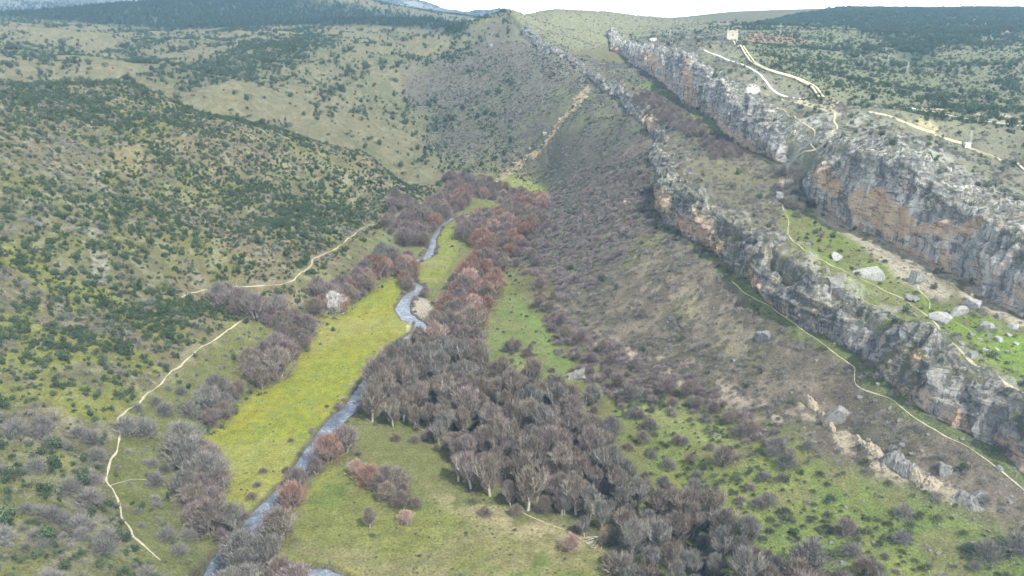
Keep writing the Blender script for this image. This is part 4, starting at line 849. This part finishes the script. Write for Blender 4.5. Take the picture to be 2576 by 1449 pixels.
grove([(440,178),(470,180),(500,188),(522,198),(536,212),(520,216),(508,214),(500,202),(478,198),(455,196)], 7, 'broom', ['red','mauve','mauve','grey','mauve'], .85, 'in the far wood by the river bend', 7)
grove([(313,318),(330,312),(362,298),(385,276),(398,268),(388,260),(350,283),(318,300)], 6, 'broom', ['mauve','grey','red','mauve'], 1.05, 'between the meadow and the left footpath', 8)
grove([(398,268),(410,262),(416,280),(408,292),(400,284)], 5.5, 'broom', ['mauve','red'], .95, 'beside the river at the top of the meadow', 9)
grove([(208,300),(250,303),(290,318),(312,328),(306,346),(288,338),(240,318)], 5.5, 'broom', ['grey','mauve','grey'], .85, 'in the side gully left of the meadow', 10)
grove([(285,335),(308,340),(300,358),(285,365),(278,350)], 5, 'broom', ['grey','mauve'], .8, 'at the mouth of the side gully', 19)
grove([(243,378),(262,392),(284,374),(292,355),(276,350),(250,365)], 5.5, 'broom', ['mauve','grey','brown'], 1.0, 'in the clump on the left edge of the meadow', 11)
grove([(200,420),(215,430),(238,412),(245,395),(222,392)], 6, 'broom', ['grey'], .85, 'below the clump on the left edge of the meadow', 12)
grove([(176,452),(214,462),(222,500),(240,530),(228,548),(200,532),(180,495)], 5.5, 'broom', ['brown','mauve','grey'], .95, 'in the thicket left of the lower meadow', 13)
grove([(214,548),(245,560),(262,566),(300,600),(230,610),(210,580)], 4.8, 'broom', ['mauve','grey','brown'], .95, 'at the bottom beside the river', 14)
grove([(376,478),(400,490),(420,505),(412,516),(390,508),(372,490)], 4.5, 'broom', ['mauve','brown'], .62, 'in the small clump right of the lower river', 15)
grove([(535,285),(560,305),(570,330),(600,350),(650,375),(700,400),(755,430),(745,442),(690,418),(640,398),(600,385),(575,365),(555,340),(538,312)], 8.5, 'broom', ['mauve','grey','brown'], .58, 'at the foot of the stony slope', 16)
grove([(510,345),(532,348),(532,360),(512,358)], 5, 'broom', ['mauve'], .5, 'alone on the green strip', 17)
grove([(395,195),(415,205),(430,222),(400,240),(385,235),(390,215)], 7, 'broom', ['grey'], .8, 'under the left footpath near the bend', 18)
grove([(615,400),(700,455),(760,470),(700,470),(640,450),(610,430)], 12, 'broom', ['grey','brown'], .55, 'on the green slope right of the wood', 20)
grove([(402,350),(472,348),(520,388),(600,430),(640,470),(700,515),(760,560),(700,640),(600,560),(500,508),(415,432),(368,412)], 9, 'broom', ['brown','grey'], .42, 'in the undergrowth of the woods', 41, .3)
P = np.array([t[0] for t in TR]); Sz = np.array([t[3] * (14 if t[1] == 'tall' else 10) for t in TR]); ok, u, v, t = visible(P, 6); rank = np.argsort(-np.where(ok, Sz / t, 0))
adj = {'mauve': 'mauve', 'brown': 'brown', 'grey': 'grey', 'red': 'russet', 'pink': 'pinkish', 'orange': 'orange', 'white': 'whitish'}
rest = []; src = []; src2 = []
for n_, q in enumerate(rank):
    p, kind, mat, s, where = TR[q]
    if n_ < 298 and ok[q]:
        hgt = 'tall' if s * (14 if kind == 'tall' else 10) > 11.5 else 'low'
        e = place_tree(kind, mat, tuple(p), s, f'{hgt} bare {adj[mat]} tree {near_words(u[q], v[q])}', f'leafless trees {where}')
        if kind == 'broom' and mat in ('mauve', 'brown'):
            c = [k for k in e.children if k.name.startswith('crown')][0]
            if c.data.name not in [x.data.name for x in src]: src.append(c)
        if kind == 'broom' and mat in ('red', 'pink') and len(src2) < 6: src2.append([k for k in e.children if k.name.startswith('crown')][0])
    else: rest.append(q)
print('trees', len(TR), 'rest', len(rest))
for col_, S_, lb in ((('red', 'pink', 'orange'), src2, 'leafless russet wood crowding the far river banks'), (('mauve', 'brown', 'grey'), src, 'leafless mauve wood crowding the far valley floor')):
    R_ = [q for q in rest if TR[q][2] in col_]
    gn_stuff('leafless_wood', P[R_], np.array([TR[q][3] for q in R_]), S_, lb, 'wood', 9)
# ---- trees and bushes one can single out
def at(u, v): p = ray([u], [v])[0]; return (p[0], p[1], p[2] - .1)
one = [('broom','white',(334,313),1.05,'whitish bare tree standing out above the left edge of the meadow'),
 ('broom','orange',(386,270),.75,'orange bare tree at the top of the meadow left of the river'),
 ('broom','red',(341,312),.9,'russet tree just right of the whitish tree'),
 ('tall','pink',(436,356),1.3,'tall pinkish tree at the top corner of the big wood'),
 ('broom','red',(293,508),.80,'round russet tree on the right bank of the lower river'),
 ('broom','mauve',(298,492),.75,'mauve tree leaning over the lower river behind the russet tree'),
 ('broom','brown',(281,540),.95,'rounded brown tree at the bottom on the right bank'),
 ('broom','red',(329,462),.95,'reddish tree spreading over the river in the middle'),
 ('broom','mauve',(345,452),.9,'mauve tree on the right bank above the reddish tree'),
 ('broom','mauve',(316,474),.55,'small mauve tree in the river between the banks'),
 ('broom','red',(369,487),.72,'bright russet tree right of the lower river'),
 ('broom','pink',(357,476),.55,'small pinkish tree left of the bright russet tree'),
 ('tall','brown',(370,528),.55,'thin upright bare tree alone on the lower lawn'),
 ('broom','pink',(406,524),.42,'small pinkish round bush tree on the lower lawn'),
 ('broom','pink',(571,551),.50,'small pinkish tree left of the fallen tree'),
 ('broom','mauve',(845,536),.50,'lone mauve bush on the lower right green slope'),
 ('broom','mauve',(643,318),.45,'lone grey mauve bush on the scree under the cliff'),
 ('broom','grey',(790,207),.55,'grey bush beside the path at the left end of the tall crag'),
 ('broom','grey',(797,186),.7,'dark grey bush in the gap between the two crags'),
 ('broom','mauve',(425,297),.55,'mauve bush on the gravel island in the river bend'),
 ('broom','red',(469,340),.6,'russet tree at the near end of the russet line'),
 ('broom','grey',(508,352),.5,'grey bush on the green strip right of the wood'),
 ('broom','mauve',(551,384),.4,'mauve bush below the white boulder')]
for k, m, p, s, l in one: place_tree(k, m, at(*p), s * (1.3 if k == 'broom' else 1), l, None)
nb = [('holm',(341,222),1.9,'dark round holm oak above the left footpath'),('holm',(46,541),2.0,'dark green round bush at the bottom left'),('holm',(9,520),2.0,'bright green bush at the left edge'),
 ('holm',(129,352),2.1,'large holm oak on the slope left of the footpath bend'),('holm',(308,202),2.3,'big holm oak in the middle of the left crest'),('holm',(92,340),1.7,'dark holm oak low on the left slope'),
 ('holm',(828,502),1.0,'green bush at the foot of the lone mauve bush'),('holm',(963,470),1.2,'green bush beside the rock pinnacle at lower right'),
 ('brownbush',(263,472),1.0,'dark bramble clump on the lower meadow, upper of two'),('brownbush',(257,486),1.0,'dark bramble clump on the lower meadow, lower of two'),
 ('brownbush',(252,498),1.3,'wide bramble mound by the river on the meadow'),('brownbush',(241,517),1.5,'bramble mound on the left river bank near the bottom'),('brownbush',(291,441),.8,'small dark bush on the meadow edge above the river'),
 ('brownbush',(327,407),.7,'small round bush on the meadow left of the river'),('brownbush',(287,472),1.3,'bramble clump on the left bank below the small bush'),
 ('brownbush',(396,440),1.5,'dark bramble clump between the wood and the river'),('brownbush',(628,449),1.5,'dark red brown bramble patch right of the wood'),('brownbush',(620,572),3.4,'broad bramble thicket at the bottom edge'),
 ('brownbush',(645,582),3.2,'bramble thicket at the bottom right of the broad one'),('brownbush',(485,515),1.6,'dark bramble under the front edge of the wood'),('brownbush',(412,503),1.2,'dark bramble below the small clump of trees'),
 ('mauvebush',(415,442),1.2,'mauve bramble right of the dark bramble clump'),('brownbush',(300,455),.9,'small bush on the river edge'),('mauvebush',(552,372),1.0,'mauve bush at the tip of the green strip'),
 ('mauvebush',(530,362),1.0,'small mauve bush on the green strip left of the tip'),('mauvebush',(515,352),1.2,'rounded mauve bush on the green strip'),('brownbush',(392,256),1.2,'brown bush by the rapids'),('brownbush',(452,247),1.0,'dark bush on the second meadow')]
for k, p, s, l in nb: place_bush(k, at(*p), s, l, None, 'evergreen_bush' if k == 'holm' else 'bramble_bush', 'bush')
# ------------------------------------------------------------------ boulders
def rock_mesh(seed, sx=1, sy=1, sz=.7, cuts=9, rough_=.05, sub=4):
    bm = bmesh.new(); bmesh.ops.create_icosphere(bm, subdivisions=sub, radius=1.0); r = random.Random(seed)
    pl = []
    for i in range(cuts):
        n = Vector((r.gauss(0, 1), r.gauss(0, 1), r.gauss(.1, .8))).normalized(); pl.append((n, r.uniform(.52, .86)))
    pl.append((Vector((r.uniform(-.15, .15), r.uniform(-.15, .15), 1)).normalized(), .6))
    for v in bm.verts:
        p = v.co.copy() * 1.15
        for n, d in pl:
            k = p.dot(n)
            if k > d: p -= n * (k - d)
        v.co = p
    co = np.array([v.co for v in bm.verts]); q = fbm(co[:, 0] * 3 + seed, co[:, 1] * 3 + co[:, 2] * 2.3, 1.1, 4, seed % 7) * rough_
    for v, k in zip(bm.verts, q): v.co *= (1 + k)
    for v in bm.verts: v.co = Vector((v.co.x * sx, v.co.y * sy, v.co.z * sz))
    me = bpy.data.meshes.new('boulder'); bm.to_mesh(me); bm.free(); return me
def stone_mat(name, a, b, d):
    M = NM(name, .93, .15); oc = M.coord(); vs = M.coord((1, 1, .3)); c = M.mix(M.noise(oc, .8, 6, .7), a, b); c = M.mix(M.math('MULTIPLY', M.noise(vs, 1.1, 6, .75, .52, .62), .7), c, d)
    M.col(c); M.bump(M.noise(oc, 2.0, 8, .75, .2, .8), .7, .4); return M.m
st_pale = stone_mat('pale_limestone', (.26, .265, .255), (.42, .42, .385), (.15, .155, .15)); st_grey = stone_mat('grey_limestone', (.155, .155, .15), (.30, .295, .27), (.075, .08, .07)); st_tan = stone_mat('tan_limestone', (.28, .235, .17), (.44, .38, .29), (.14, .12, .095))
def boulder(u, v, wpx, hr, label, mat=st_grey, seed=1, depth=.8, group=None, lean=(0, 0), cuts=9, rough_=.05, name='boulder', sink=.42):
    x, y, z = ray([u], [v])[0]; t = float(proj(x, y, z)[2]); W = wpx * t / FP / 2
    me = rock_mesh(seed, W * 1.12, W * depth * 1.12, W * hr * 1.25, cuts, rough_); me.materials.append(mat)
    o = bpy.data.objects.new(name, me); C.objects.link(o); o.location = (x, y + W * depth * .5, z + W * hr * (.75 - sink)); o.rotation_euler = (math.radians(lean[0]), math.radians(lean[1]), random.uniform(-.5, .5))
    return tag(o, label, 'boulder', group)
boulder(870, 279, 27, .55, 'big pale flat topped slab boulder on the grassy ledge', st_pale, 3, .75, lean=(14, -10))
boulder(838, 286, 21, .42, 'flat rough grey boulder left of the big slab beside the path', st_grey, 5, .8, lean=(10, 6), rough_=.1)
boulder(944, 323, 21, .75, 'pale block lowest of the three blocks under the tall crag', st_pale, 7, .8, lean=(8, 8))
boulder(959, 316, 16, .9, 'pale block in the middle of the three blocks', st_pale, 9, .8, lean=(12, 4))
boulder(974, 308, 20, .75, 'pale block uppermost of the three blocks beside the crag foot', st_pale, 11, .8, lean=(16, 0))
boulder(917, 284, 17, 1.25, 'dark pointed block leaning near the foot of the tall crag', st_grey, 13, .7, cuts=6, lean=(4, 10), rough_=.12)
boulder(838, 261, 15, .8, 'jagged pale rock in the grass above the big slab', st_pale, 15, .5, lean=(0, 35), rough_=.14)
boulder(912, 300, 15, .45, 'low rubbly rock in the vivid grass between the paths', st_grey, 17, .9, rough_=.2)
boulder(765, 340, 14, 1.1, 'dark craggy rock standing alone on the scree slope', st_grey, 19, .9, rough_=.2, cuts=6)
boulder(836, 424, 15, 2.1, 'tall leaning grey rock pinnacle below the near cliff', st_grey, 21, .7, lean=(0, 22), rough_=.18, cuts=6)
boulder(947, 474, 13, 1.2, 'pocked rock pinnacle on the slope right of the pale ledges', st_grey, 23, .9, rough_=.2, cuts=5)
boulder(981, 501, 15, .8, 'rounded grey rock at the end of the pale ledges', st_grey, 25, .9, rough_=.2)
boulder(579, 379, 18, .65, 'whitish boulder at the tip of the green strip', st_grey, 27, .9, rough_=.35)
boulder(779, 200, 9, 1.4, 'grey rock pillar beside the path in the gap', st_grey, 29, .8, rough_=.15)
boulder(909, 337, 14, .8, 'pale topped block on the rim of the near cliff', st_pale, 31, .8)
boulder(949, 172, 13, .45, 'rounded light boulder on top of the tall crag', st_pale, 33, .7)
boulder(864, 156, 11, 1.0, 'square light block at the top of the tall crag', st_pale, 35, .8)
boulder(491, 47, 4, 1.4, 'small white rock standing on the far valley side', st_pale, 37)
for i, (u, v, w_) in enumerate([(961,345,7),(985,352,7),(999,341,8),(989,337,7),(981,341,5),(997,350,5),(1007,353,5),(987,328,12),(1013,328,10),(1001,318,8),(960,362,8),(1016,345,6),(972,336,6),(1010,336,5),(994,330,6)]):
    boulder(u, v, w_, random.uniform(.6, .95), 'light boulder ' + near_words(u, v), st_pale if i % 3 else st_grey, 100 + i, .9, 'boulders scattered in the vivid grass', rough_=.1)
for i, (u, v, w_) in enumerate([(748,217,5),(710,205,7),(786,298,3),(811,225,3),(803,229,3),(700,232,4),(897,332,6),(920,345,8),(930,352,7),(1015,392,6),(748,424,5),(878,418,5),(890,409,4),(903,447,6),(900,421,5),(1000,470,6),(868,440,5),(860,398,5),(912,455,5),(963,440,5)]):
    boulder(u, v, w_, random.uniform(.6, 1), 'grey stone ' + near_words(u, v), st_grey, 140 + i, .9, 'single stones on the right hand slopes', rough_=.12)
SM = []
for i in range(4):
    u, v = [(560,120),(545,135),(530,150),(515,165)][i]; SM.append(boulder(u, v, 4 + i % 2, .8, 'pale gully boulder ' + near_words(u, v), st_tan, 200 + i, .9, 'boulders in the long pale gully', sink=.1))
SG = [boulder(u, v, 5, .8, 'blocky grey crag top boulder ' + near_words(u, v), st_grey, 220 + i, .9, 'blocky boulders on the crag top', rough_=.12) for i, (u, v) in enumerate([(905,140),(930,160),(985,190),(1005,205),(880,140)])]
def unit(o): return max(o.dimensions) if max(o.dimensions) > 0 else 1
def stones(dens, src, size, sd, seed, label, name='stones'):
    bpy.context.view_layer.update(); ds = float(np.mean([max(np.ptp(np.array([v.co for v in o.data.vertices]), axis=0)) for o in src]))
    P, S = spread(dens, 1.0, sd, seed); P[:, 2] += .05
    if len(P): gn_stuff(name, P, S * size / ds, src, label, 'stones', seed)
    print(name, len(P))
stones(ZN['gully'] * .06, SM, 2.2, .5, 301, 'pale boulders strewn down the long gully')
stones(ZN['talus'] * .25 * (1 - above1) + foot1 * .06 + ZN['ledge'] * .10 * sstep(N3 / .2), SM, 1.1, .45, 302, 'tan rubble at the foot of the tall crag')
stones(rockcap * .05 + rockcap2 * .03 * (GT < 700) + ZN['gully2'] * .1, SG, 1.9, .45, 303, 'broken grey blocks covering the crag tops')
stones((R * .03 * (1 - floorm) + bench * .006 + nearL * .010 * sstep((-N1 + .1) / .2) + ZN['crag_left'] * .08 + ZN['pale_scree'] * .04) * (GT < 700), SG, .75, .5, 304, 'small grey stones scattered over the slopes')
# broken pale ledges at the lower right and the crag on the left hill
def ledge(pts, wpx, label, seed, mat, hr=.5, name='rock_ledge'):
    P = dense(ray([p[0] for p in pts], [p[1] for p in pts]), None, .5); n = len(P); s = np.arange(n) * .5; k = 14; T = np.gradient(P[:, :2], axis=0); T /= np.linalg.norm(T, axis=1)[:, None] + 1e-9
    Nn = np.stack([-T[:, 1], T[:, 0]], 1); a = np.linspace(-1, 1, k); w_ = wpx * (1 + .5 * vnoise(s / 5, s * 0, seed)); hh = wpx * hr * np.clip(1 + 1.1 * vnoise(s / 6, s * 0, seed + 1) + .5 * qn(vnoise(s / 2, s * 0, seed + 2), 3), .15, 2.5)
    e = np.clip(np.minimum(s, s[-1] - s) / 3, 0, 1); off = a[None] * w_[:, None] * .5; X = P[:, 0:1] + Nn[:, 0:1] * off; Y = P[:, 1:2] + Nn[:, 1:2] * off; pr = np.clip(1 - np.abs(a[None] + .2 * vnoise(s / 3, s * 0, seed + 3)[:, None]) ** 3, 0, 1)
    Z = hz(X, Y) - .5 + (hh * e)[:, None] * qn(pr + .25 * fbm(X, Y, 2, 3, seed + 4), 4) + .5 * fbm(X, Y, 1.2, 3, seed + 5); X = X + .5 * fbm(X, Y, 2, 2, seed + 6)
    o = link(name, grid_mesh(name, X, Y, Z, True, False), mat=mat); return tag(o, label, 'rock')
ledge([(800,398),(815,407),(828,425),(838,434)], 3.2, 'broken tan rock ledge left of the leaning pinnacle', 1, st_tan, .6)
ledge([(838,432),(852,438),(868,449),(885,458)], 3.0, 'long tan ledge below the leaning pinnacle', 2, st_tan, .5)
ledge([(872,448),(890,460),(905,470),(922,478)], 4.2, 'grey and white broken ledge in the middle of the lower band', 3, st_grey, .6)
ledge([(905,473),(925,484),(940,490),(952,493)], 4.5, 'pale topped overhanging ledge right of the middle band', 4, st_tan, .6)
ledge([(950,493),(965,500),(975,507),(985,512)], 4.0, 'last broken grey ledge of the band at lower right', 5, st_grey, .6)
ledge([(640,192),(630,199),(618,208)], 3, 'ochre rock rib under the middle cliff', 8, st_tan, .3)
# ------------------------------------------------------------------ stone tower, pipes, wall, pylons, house
def mb(name, parts, mat, parent=None, loc=None):
    """boxes/prisms merged into one mesh; parts: (cx,cy,cz,sx,sy,sz[,taper])"""
    bm = bmesh.new()
    for p in parts:
        cx_, cy_, cz_, sx, sy, sz = p[:6]; tp = p[6] if len(p) > 6 else 1
        v = [bm.verts.new((cx_ + a * sx / 2 * (tp if c > 0 else 1), cy_ + b * sy / 2 * (tp if c > 0 else 1), cz_ + c * sz / 2)) for c in (-1, 1) for a, b in ((-1, -1), (1, -1), (1, 1), (-1, 1))]
        for f in ((3, 2, 1, 0), (4, 5, 6, 7), (0, 1, 5, 4), (1, 2, 6, 5), (2, 3, 7, 6), (3, 0, 4, 7)): bm.faces.new([v[i] for i in f])
    me = bpy.data.meshes.new(name); bm.to_mesh(me); bm.free(); me.materials.append(mat); o = bpy.data.objects.new(name, me); C.objects.link(o)
    if parent: o.parent = parent
    if loc: o.location = loc
    return o
def flat(name, c1, c2, sc=1.0, rough=.8):
    M = NM(name, rough, .2); oc = M.coord(); M.col(M.mix(M.noise(oc, sc, 5, .7), c1, c2)); return M.m
ashlar = flat('ashlar_stone', (.46, .41, .30), (.60, .54, .41), .7); trim = flat('trim_stone', (.52, .47, .37), (.64, .58, .47)); tile = flat('roof_tiles', (.30, .23, .17), (.42, .33, .25), 2); dark = flat('dark_opening', (.03, .03, .03), (.06, .05, .05)); steel = flat('galvanised_steel', (.40, .42, .43), (.52, .54, .55)); lime = flat('lichened_concrete', (.52, .49, .30), (.68, .64, .44), .5); white = flat('white_paint', (.78, .77, .73), (.85, .84, .8))
x, y, z = ray([732.2], [40.8], 500)[0]; t0 = float(proj(x, y, z)[2]); U = t0 / FP
tw = empty('stone_tower', (x, y, z - .8), math.radians(-8)); tag(tw, 'square pale stone water tower with pinnacled roof at the head of the pipes', 'tower')
w_ = 10.0 * U; h_ = 8.4 * U
wl = mb('wall', [(0, w_ * .5, h_ * .5 + .5, w_, w_, h_ + 1)], ashlar, tw)
mb('plinth', [(0, w_ * .5, .5, w_ * 1.06, w_ * 1.06, 1.6)], trim, tw); mb('cornice', [(0, w_ * .5, h_ + 1.25, w_ * 1.1, w_ * 1.1, .5), (0, w_ * .5, h_ * .55, w_ * 1.02, w_ * 1.02, .25)], trim, tw)
for a in (-1, 1): mb('pilaster', [(a * w_ * .47, -.12, h_ * .5 + .9, w_ * .09, .3, h_)], trim, tw)
mb('roof', [(0, w_ * .5, h_ + 2.6, w_ * 1.0, w_ * 1.0, 2.2, .12)], tile, tw)
for a, b in ((-1, 0), (1, 0), (-1, 1), (1, 1)): mb('pinnacle', [(a * w_ * .46, w_ * .04 + b * w_ * .92, h_ + 2.1, .8, .8, 1.3), (a * w_ * .46, w_ * .04 + b * w_ * .92, h_ + 3.9, .9, .9, 2.3, .2)], trim, tw)
mb('mast', [(0, w_ * .5, h_ + 4.5, .18, .18, 4.0)], steel, tw)
wn = mb('window', [(.3, -.03, h_ * .72, 1.8, .12, 2.2), (.3, -.03, h_ * .72 + 1.3, 1.3, .12, .5)], dark, tw); mb('frame', [(.3 + s * .95, -.1, h_ * .72 + .1, .3, .24, 2.4) for s in (-1, 1)] + [(.3, -.1, h_ * .72 + 1.6, 2.2, .24, .3), (.3, -.1, h_ * .72 - 1.1, 2.3, .3, .25)], trim, wn)
def tubepath(P, R_, sides=10):
    P = np.array(P); T = np.gradient(P, axis=0); T /= np.linalg.norm(T, axis=1)[:, None]; A_ = np.cross(T, [0, 0, 1]); A_ /= np.linalg.norm(A_, axis=1)[:, None]; B = np.cross(A_, T); an = np.linspace(0, 2 * np.pi, sides + 1)
    G = P[:, None] + (A_[:, None] * np.cos(an)[None, :, None] + B[:, None] * np.sin(an)[None, :, None]) * R_; return G[..., 0], G[..., 1], G[..., 2]
PIPE = [(733.5,41.5),(740.5,47),(744,52.5),(748,58.7),(755.7,65.5),(765,69.9),(775.7,73.4),(791.5,77.8),(802.6,82.8),(812,87.5),(814.6,91.6),(819.5,99.5)]
for k, (dx, lab) in enumerate([(0, 'right hand one of the two yellowish pipes running down from the stone tower'), (-3.4, 'left hand one of the two yellowish pipes running down from the stone tower')]):
    G = ray([p[0] for p in PIPE], [p[1] + 1.0 for p in PIPE], 400); P = dense(G, None, 3.0); T = np.gradient(P[:, :2], axis=0); T /= np.linalg.norm(T, axis=1)[:, None]
    P[:, 0] += T[:, 1] * -dx * -1; P[:, 1] += T[:, 0] * dx * -1
    g = hz(P[:, 0], P[:, 1]) + 1.5; g = np.maximum(g, np.convolve(np.pad(g, 4, mode='edge'), np.ones(9) / 9, 'valid')); P[:, 2] = g
    e = empty('water_pipe', tuple(P[0]), 0); tag(e, lab, 'pipe', None); Q = P - P[0]
    X, Y, Z = tubepath(Q, .95); link('pipe', grid_mesh('pipe', X, Y, Z), e, lime)
    for i in range(4, len(Q) - 2, 9):
        d = Q[i + 1] - Q[i - 1]; d /= np.linalg.norm(d); X, Y, Z = tubepath([Q[i] - d * .5, Q[i], Q[i] + d * .5], 1.15); link('flange', grid_mesh('flange', X, Y, Z), e, lime)
        mb('support', [(Q[i][0], Q[i][1], Q[i][2] - 1.9, 1.3, 1.3, 3.0, .8)], trim, e)
def wall_run(pts, h, th, label, mat, name='stone_wall'):
    P = dense(ray([p[0] for p in pts], [p[1] for p in pts], 250), None, 2.5); T = np.gradient(P[:, :2], axis=0); T /= np.linalg.norm(T, axis=1)[:, None]; Nn = np.stack([-T[:, 1], T[:, 0]], 1)
    s = [(-.5, -.6), (-.5, h), (.5, h), (.5, -.6)]; X = np.stack([P[:, 0] + Nn[:, 0] * a * th for a, b in s], 1); Y = np.stack([P[:, 1] + Nn[:, 1] * a * th for a, b in s], 1); zc = hz(P[:, 0], P[:, 1]); zc = np.convolve(np.pad(zc, 3, mode='edge'), np.ones(7) / 7, 'valid'); Z = np.stack([zc + b for a, b in s], 1)
    return tag(link(name, grid_mesh(name, X, Y, Z, False, False), mat=mat), label, 'wall')
wall_run([(868,112.5),(881,113.5),(901,122),(920,129),(934,134)], 1.0, 1.3, 'upper stretch of the yellowish canal wall crossing the plateau', lime)
wall_run([(934,134.5),(948,139.5),(961,144.5)], 1.0, 1.2, 'middle stretch of the yellowish canal wall', lime); wall_run([(964,146),(980,152),(1001,160),(1024,171),(1060,188)], .9, 1.0, 'lower stretch of the canal wall running off at the right edge', lime)
def pylon(u, v, hpx, label, tmin=300):
    x, y, z = ray([u], [v], tmin)[0]; t = float(proj(x, y, z)[2]); H = hpx * t / FP; e = empty('electricity_pylon', (x, y, z - .3), .5); tag(e, label, 'pylon', None); b = H * .09; seg = []
    cn = [(-1, -1), (1, -1), (1, 1), (-1, 1)]; L = 6
    def pt(i, k): f = 1 - .8 * i / L; return Vector((cn[k % 4][0] * b * f, cn[k % 4][1] * b * f, H * i / L))
    for k in range(4):
        for i in range(L): seg.append((pt(i, k), pt(i + 1, k), .09, .09)); seg.append((pt(i, k), pt(i + 1, k + 1), .05, .05)); seg.append((pt(i + 1, k), pt(i + 1, k + 1), .05, .05))
    me = mk('lattice', *tube(seg, 4), steel); link('lattice', me, e)
    for hh in (.97, .85, .73): link('crossarm', mk('crossarm', *tube([(Vector((-H * .16, 0, H * hh)), Vector((H * .16, 0, H * hh)), .08, .08), (Vector((-H * .16, 0, H * hh)), Vector((0, 0, H * (hh + .05))), .05, .05), (Vector((H * .16, 0, H * hh)), Vector((0, 0, H * (hh + .05))), .05, .05)], 4), steel), e)
pylon(969, 147.5, 17, 'grey lattice pylon beside the canal wall at the right'); pylon(887, 70, 14, 'faint lattice pylon on the far green slope, left of two'); pylon(907, 74, 12, 'faint lattice pylon on the far green slope, right of two'); pylon(780, 34, 10, 'faint distant pylon right of the stone tower'); pylon(670, 38, 9, 'thin distant pylon left of the stone tower on the plateau')
mb('control_box', [(0, 0, 1.2, 3.2, 2.6, 2.8), (0, 0, 2.75, 3.6, 3.0, .3)], white, None, tuple(ray([966.5], [147.5], 250)[0])); tag(C.objects[-1], 'small whitish concrete box at the foot of the right hand pylon', 'box')
x, y, z = ray([653], [40.5], 400)[0]; e = empty('white_house', (x, y, z - .3), .3); tag(e, 'long low white house far off on the plateau', 'house'); mb('wall', [(0, 0, 1.5, 9, 5, 3.4)], white, e); mb('roof', [(0, 0, 3.7, 10, 6, 1.0, .5)], tile, e); mb('window', [(-2, -2.53, 1.8, 1, .08, 1), (2, -2.53, 1.8, 1, .08, 1)], dark, e)
# olive trees in rows on the red field
k = 0
for r_ in range(3):
    for c_ in range(9):
        u, v = 752 + c_ * 6.2 + r_ * 2, 35.5 + r_ * 2.6 + c_ * .35
        place_bush('juniper' if k % 2 else 'holm', at(u, v), 1.25, f'{["back", "middle", "front"][r_]} row olive tree on the red field, {["first", "second", "third", "fourth", "fifth", "sixth", "seventh", "eighth", "ninth"][c_]} from the tower', 'olive trees on the red field', 'olive_tree', 'tree'); k += 1
# ------------------------------------------------------------------ fallen tree
x, y, z = at(603, 538); e = empty('fallen_tree', (x, y, z), 0); tag(e, 'fallen tree with bleached limbs fanned over the grass below the wood', 'tree'); r = random.Random(5); seg = []
for k in range(9):
    a = math.radians(190 + k * 9 + r.uniform(-3, 3)); p = Vector((-.3, 0, .7)); d = Vector((math.cos(a), math.sin(a) * 1.0, .05)); L = r.uniform(4.5, 7.5)
    for i in range(5):
        q = p + (d + Vector((r.uniform(-.12, .12), r.uniform(-.12, .12), -.04))) * L / 5; q.z = max(q.z, .25); seg.append((p, q, .16 - .025 * i, .135 - .025 * i))
        if i in (2, 3): seg.append((q, q + Vector((d.x + r.uniform(-.5, .5), d.y + r.uniform(-.5, .5), .25)).normalized() * 1.6, .07, .02))
        p = q
link('trunk', mk('trunk', *tube(seg, 5), V['bark']), e)
V['rust'] = veg_mat('rust_twigs', (.34, .25, .14), (.50, .38, .22)); cv, cf = twig_bush(77, 3.2, 3.4, 1500, .05, 1.2); link('crown', mk('crown', cv, cf, V['rust']), e).location = (2.0, 1.5, 0)
# ------------------------------------------------------------------ tell equal labels apart
bpy.context.view_layer.update(); by = {}
for o in C.objects:
    if o.parent is None and 'label' in o and o.get('kind') is None: by.setdefault(o['label'], []).append(o)
ORD = ['first', 'second', 'third', 'fourth', 'fifth', 'sixth', 'seventh', 'eighth', 'ninth', 'tenth', 'eleventh', 'twelfth']; NUM = {2: 'two', 3: 'three', 4: 'four', 5: 'five', 6: 'six', 7: 'seven', 8: 'eight', 9: 'nine', 10: 'ten', 11: 'eleven', 12: 'twelve'}
for lab, L in by.items():
    if 1 < len(L) <= 12:
        L.sort(key=lambda o: float(proj(o.location.x, o.location.y, o.location.z)[0]))
        for i, o in enumerate(L):
            suf = (', left of two', ', right of two')[i] if len(L) == 2 else f', {ORD[i]} of {NUM[len(L)]} from left'
            if len((lab + suf).split()) <= 16: o['label'] = lab + suf
print('long', [l for l in by if len(l.split()) > 16][:8])
# ------------------------------------------------------------------ haze
M = bpy.data.materials.new('haze_air'); M.use_nodes = True; n = M.node_tree.nodes; n.clear(); out = n.new('ShaderNodeOutputMaterial'); vp = n.new('ShaderNodeVolumePrincipled')
vp.inputs['Color'].default_value = (.34, .60, .90, 1); vp.inputs['Density'].default_value = HAZE; vp.inputs['Anisotropy'].default_value = .3; M.node_tree.links.new(vp.outputs[0], out.inputs['Volume'])
ztop = max(float(GZ.max()), 330) + 12; zbot = float(GZ.min()) - 1.5
hb = mb('haze', [(0, 2860, (ztop + zbot) / 2, 8700, 5960, ztop - zbot)], M); hb.data.materials.clear(); hb.data.materials.append(M); tag(hb, kind='stuff', label='pale blue haze filling the valley air', cat='haze')
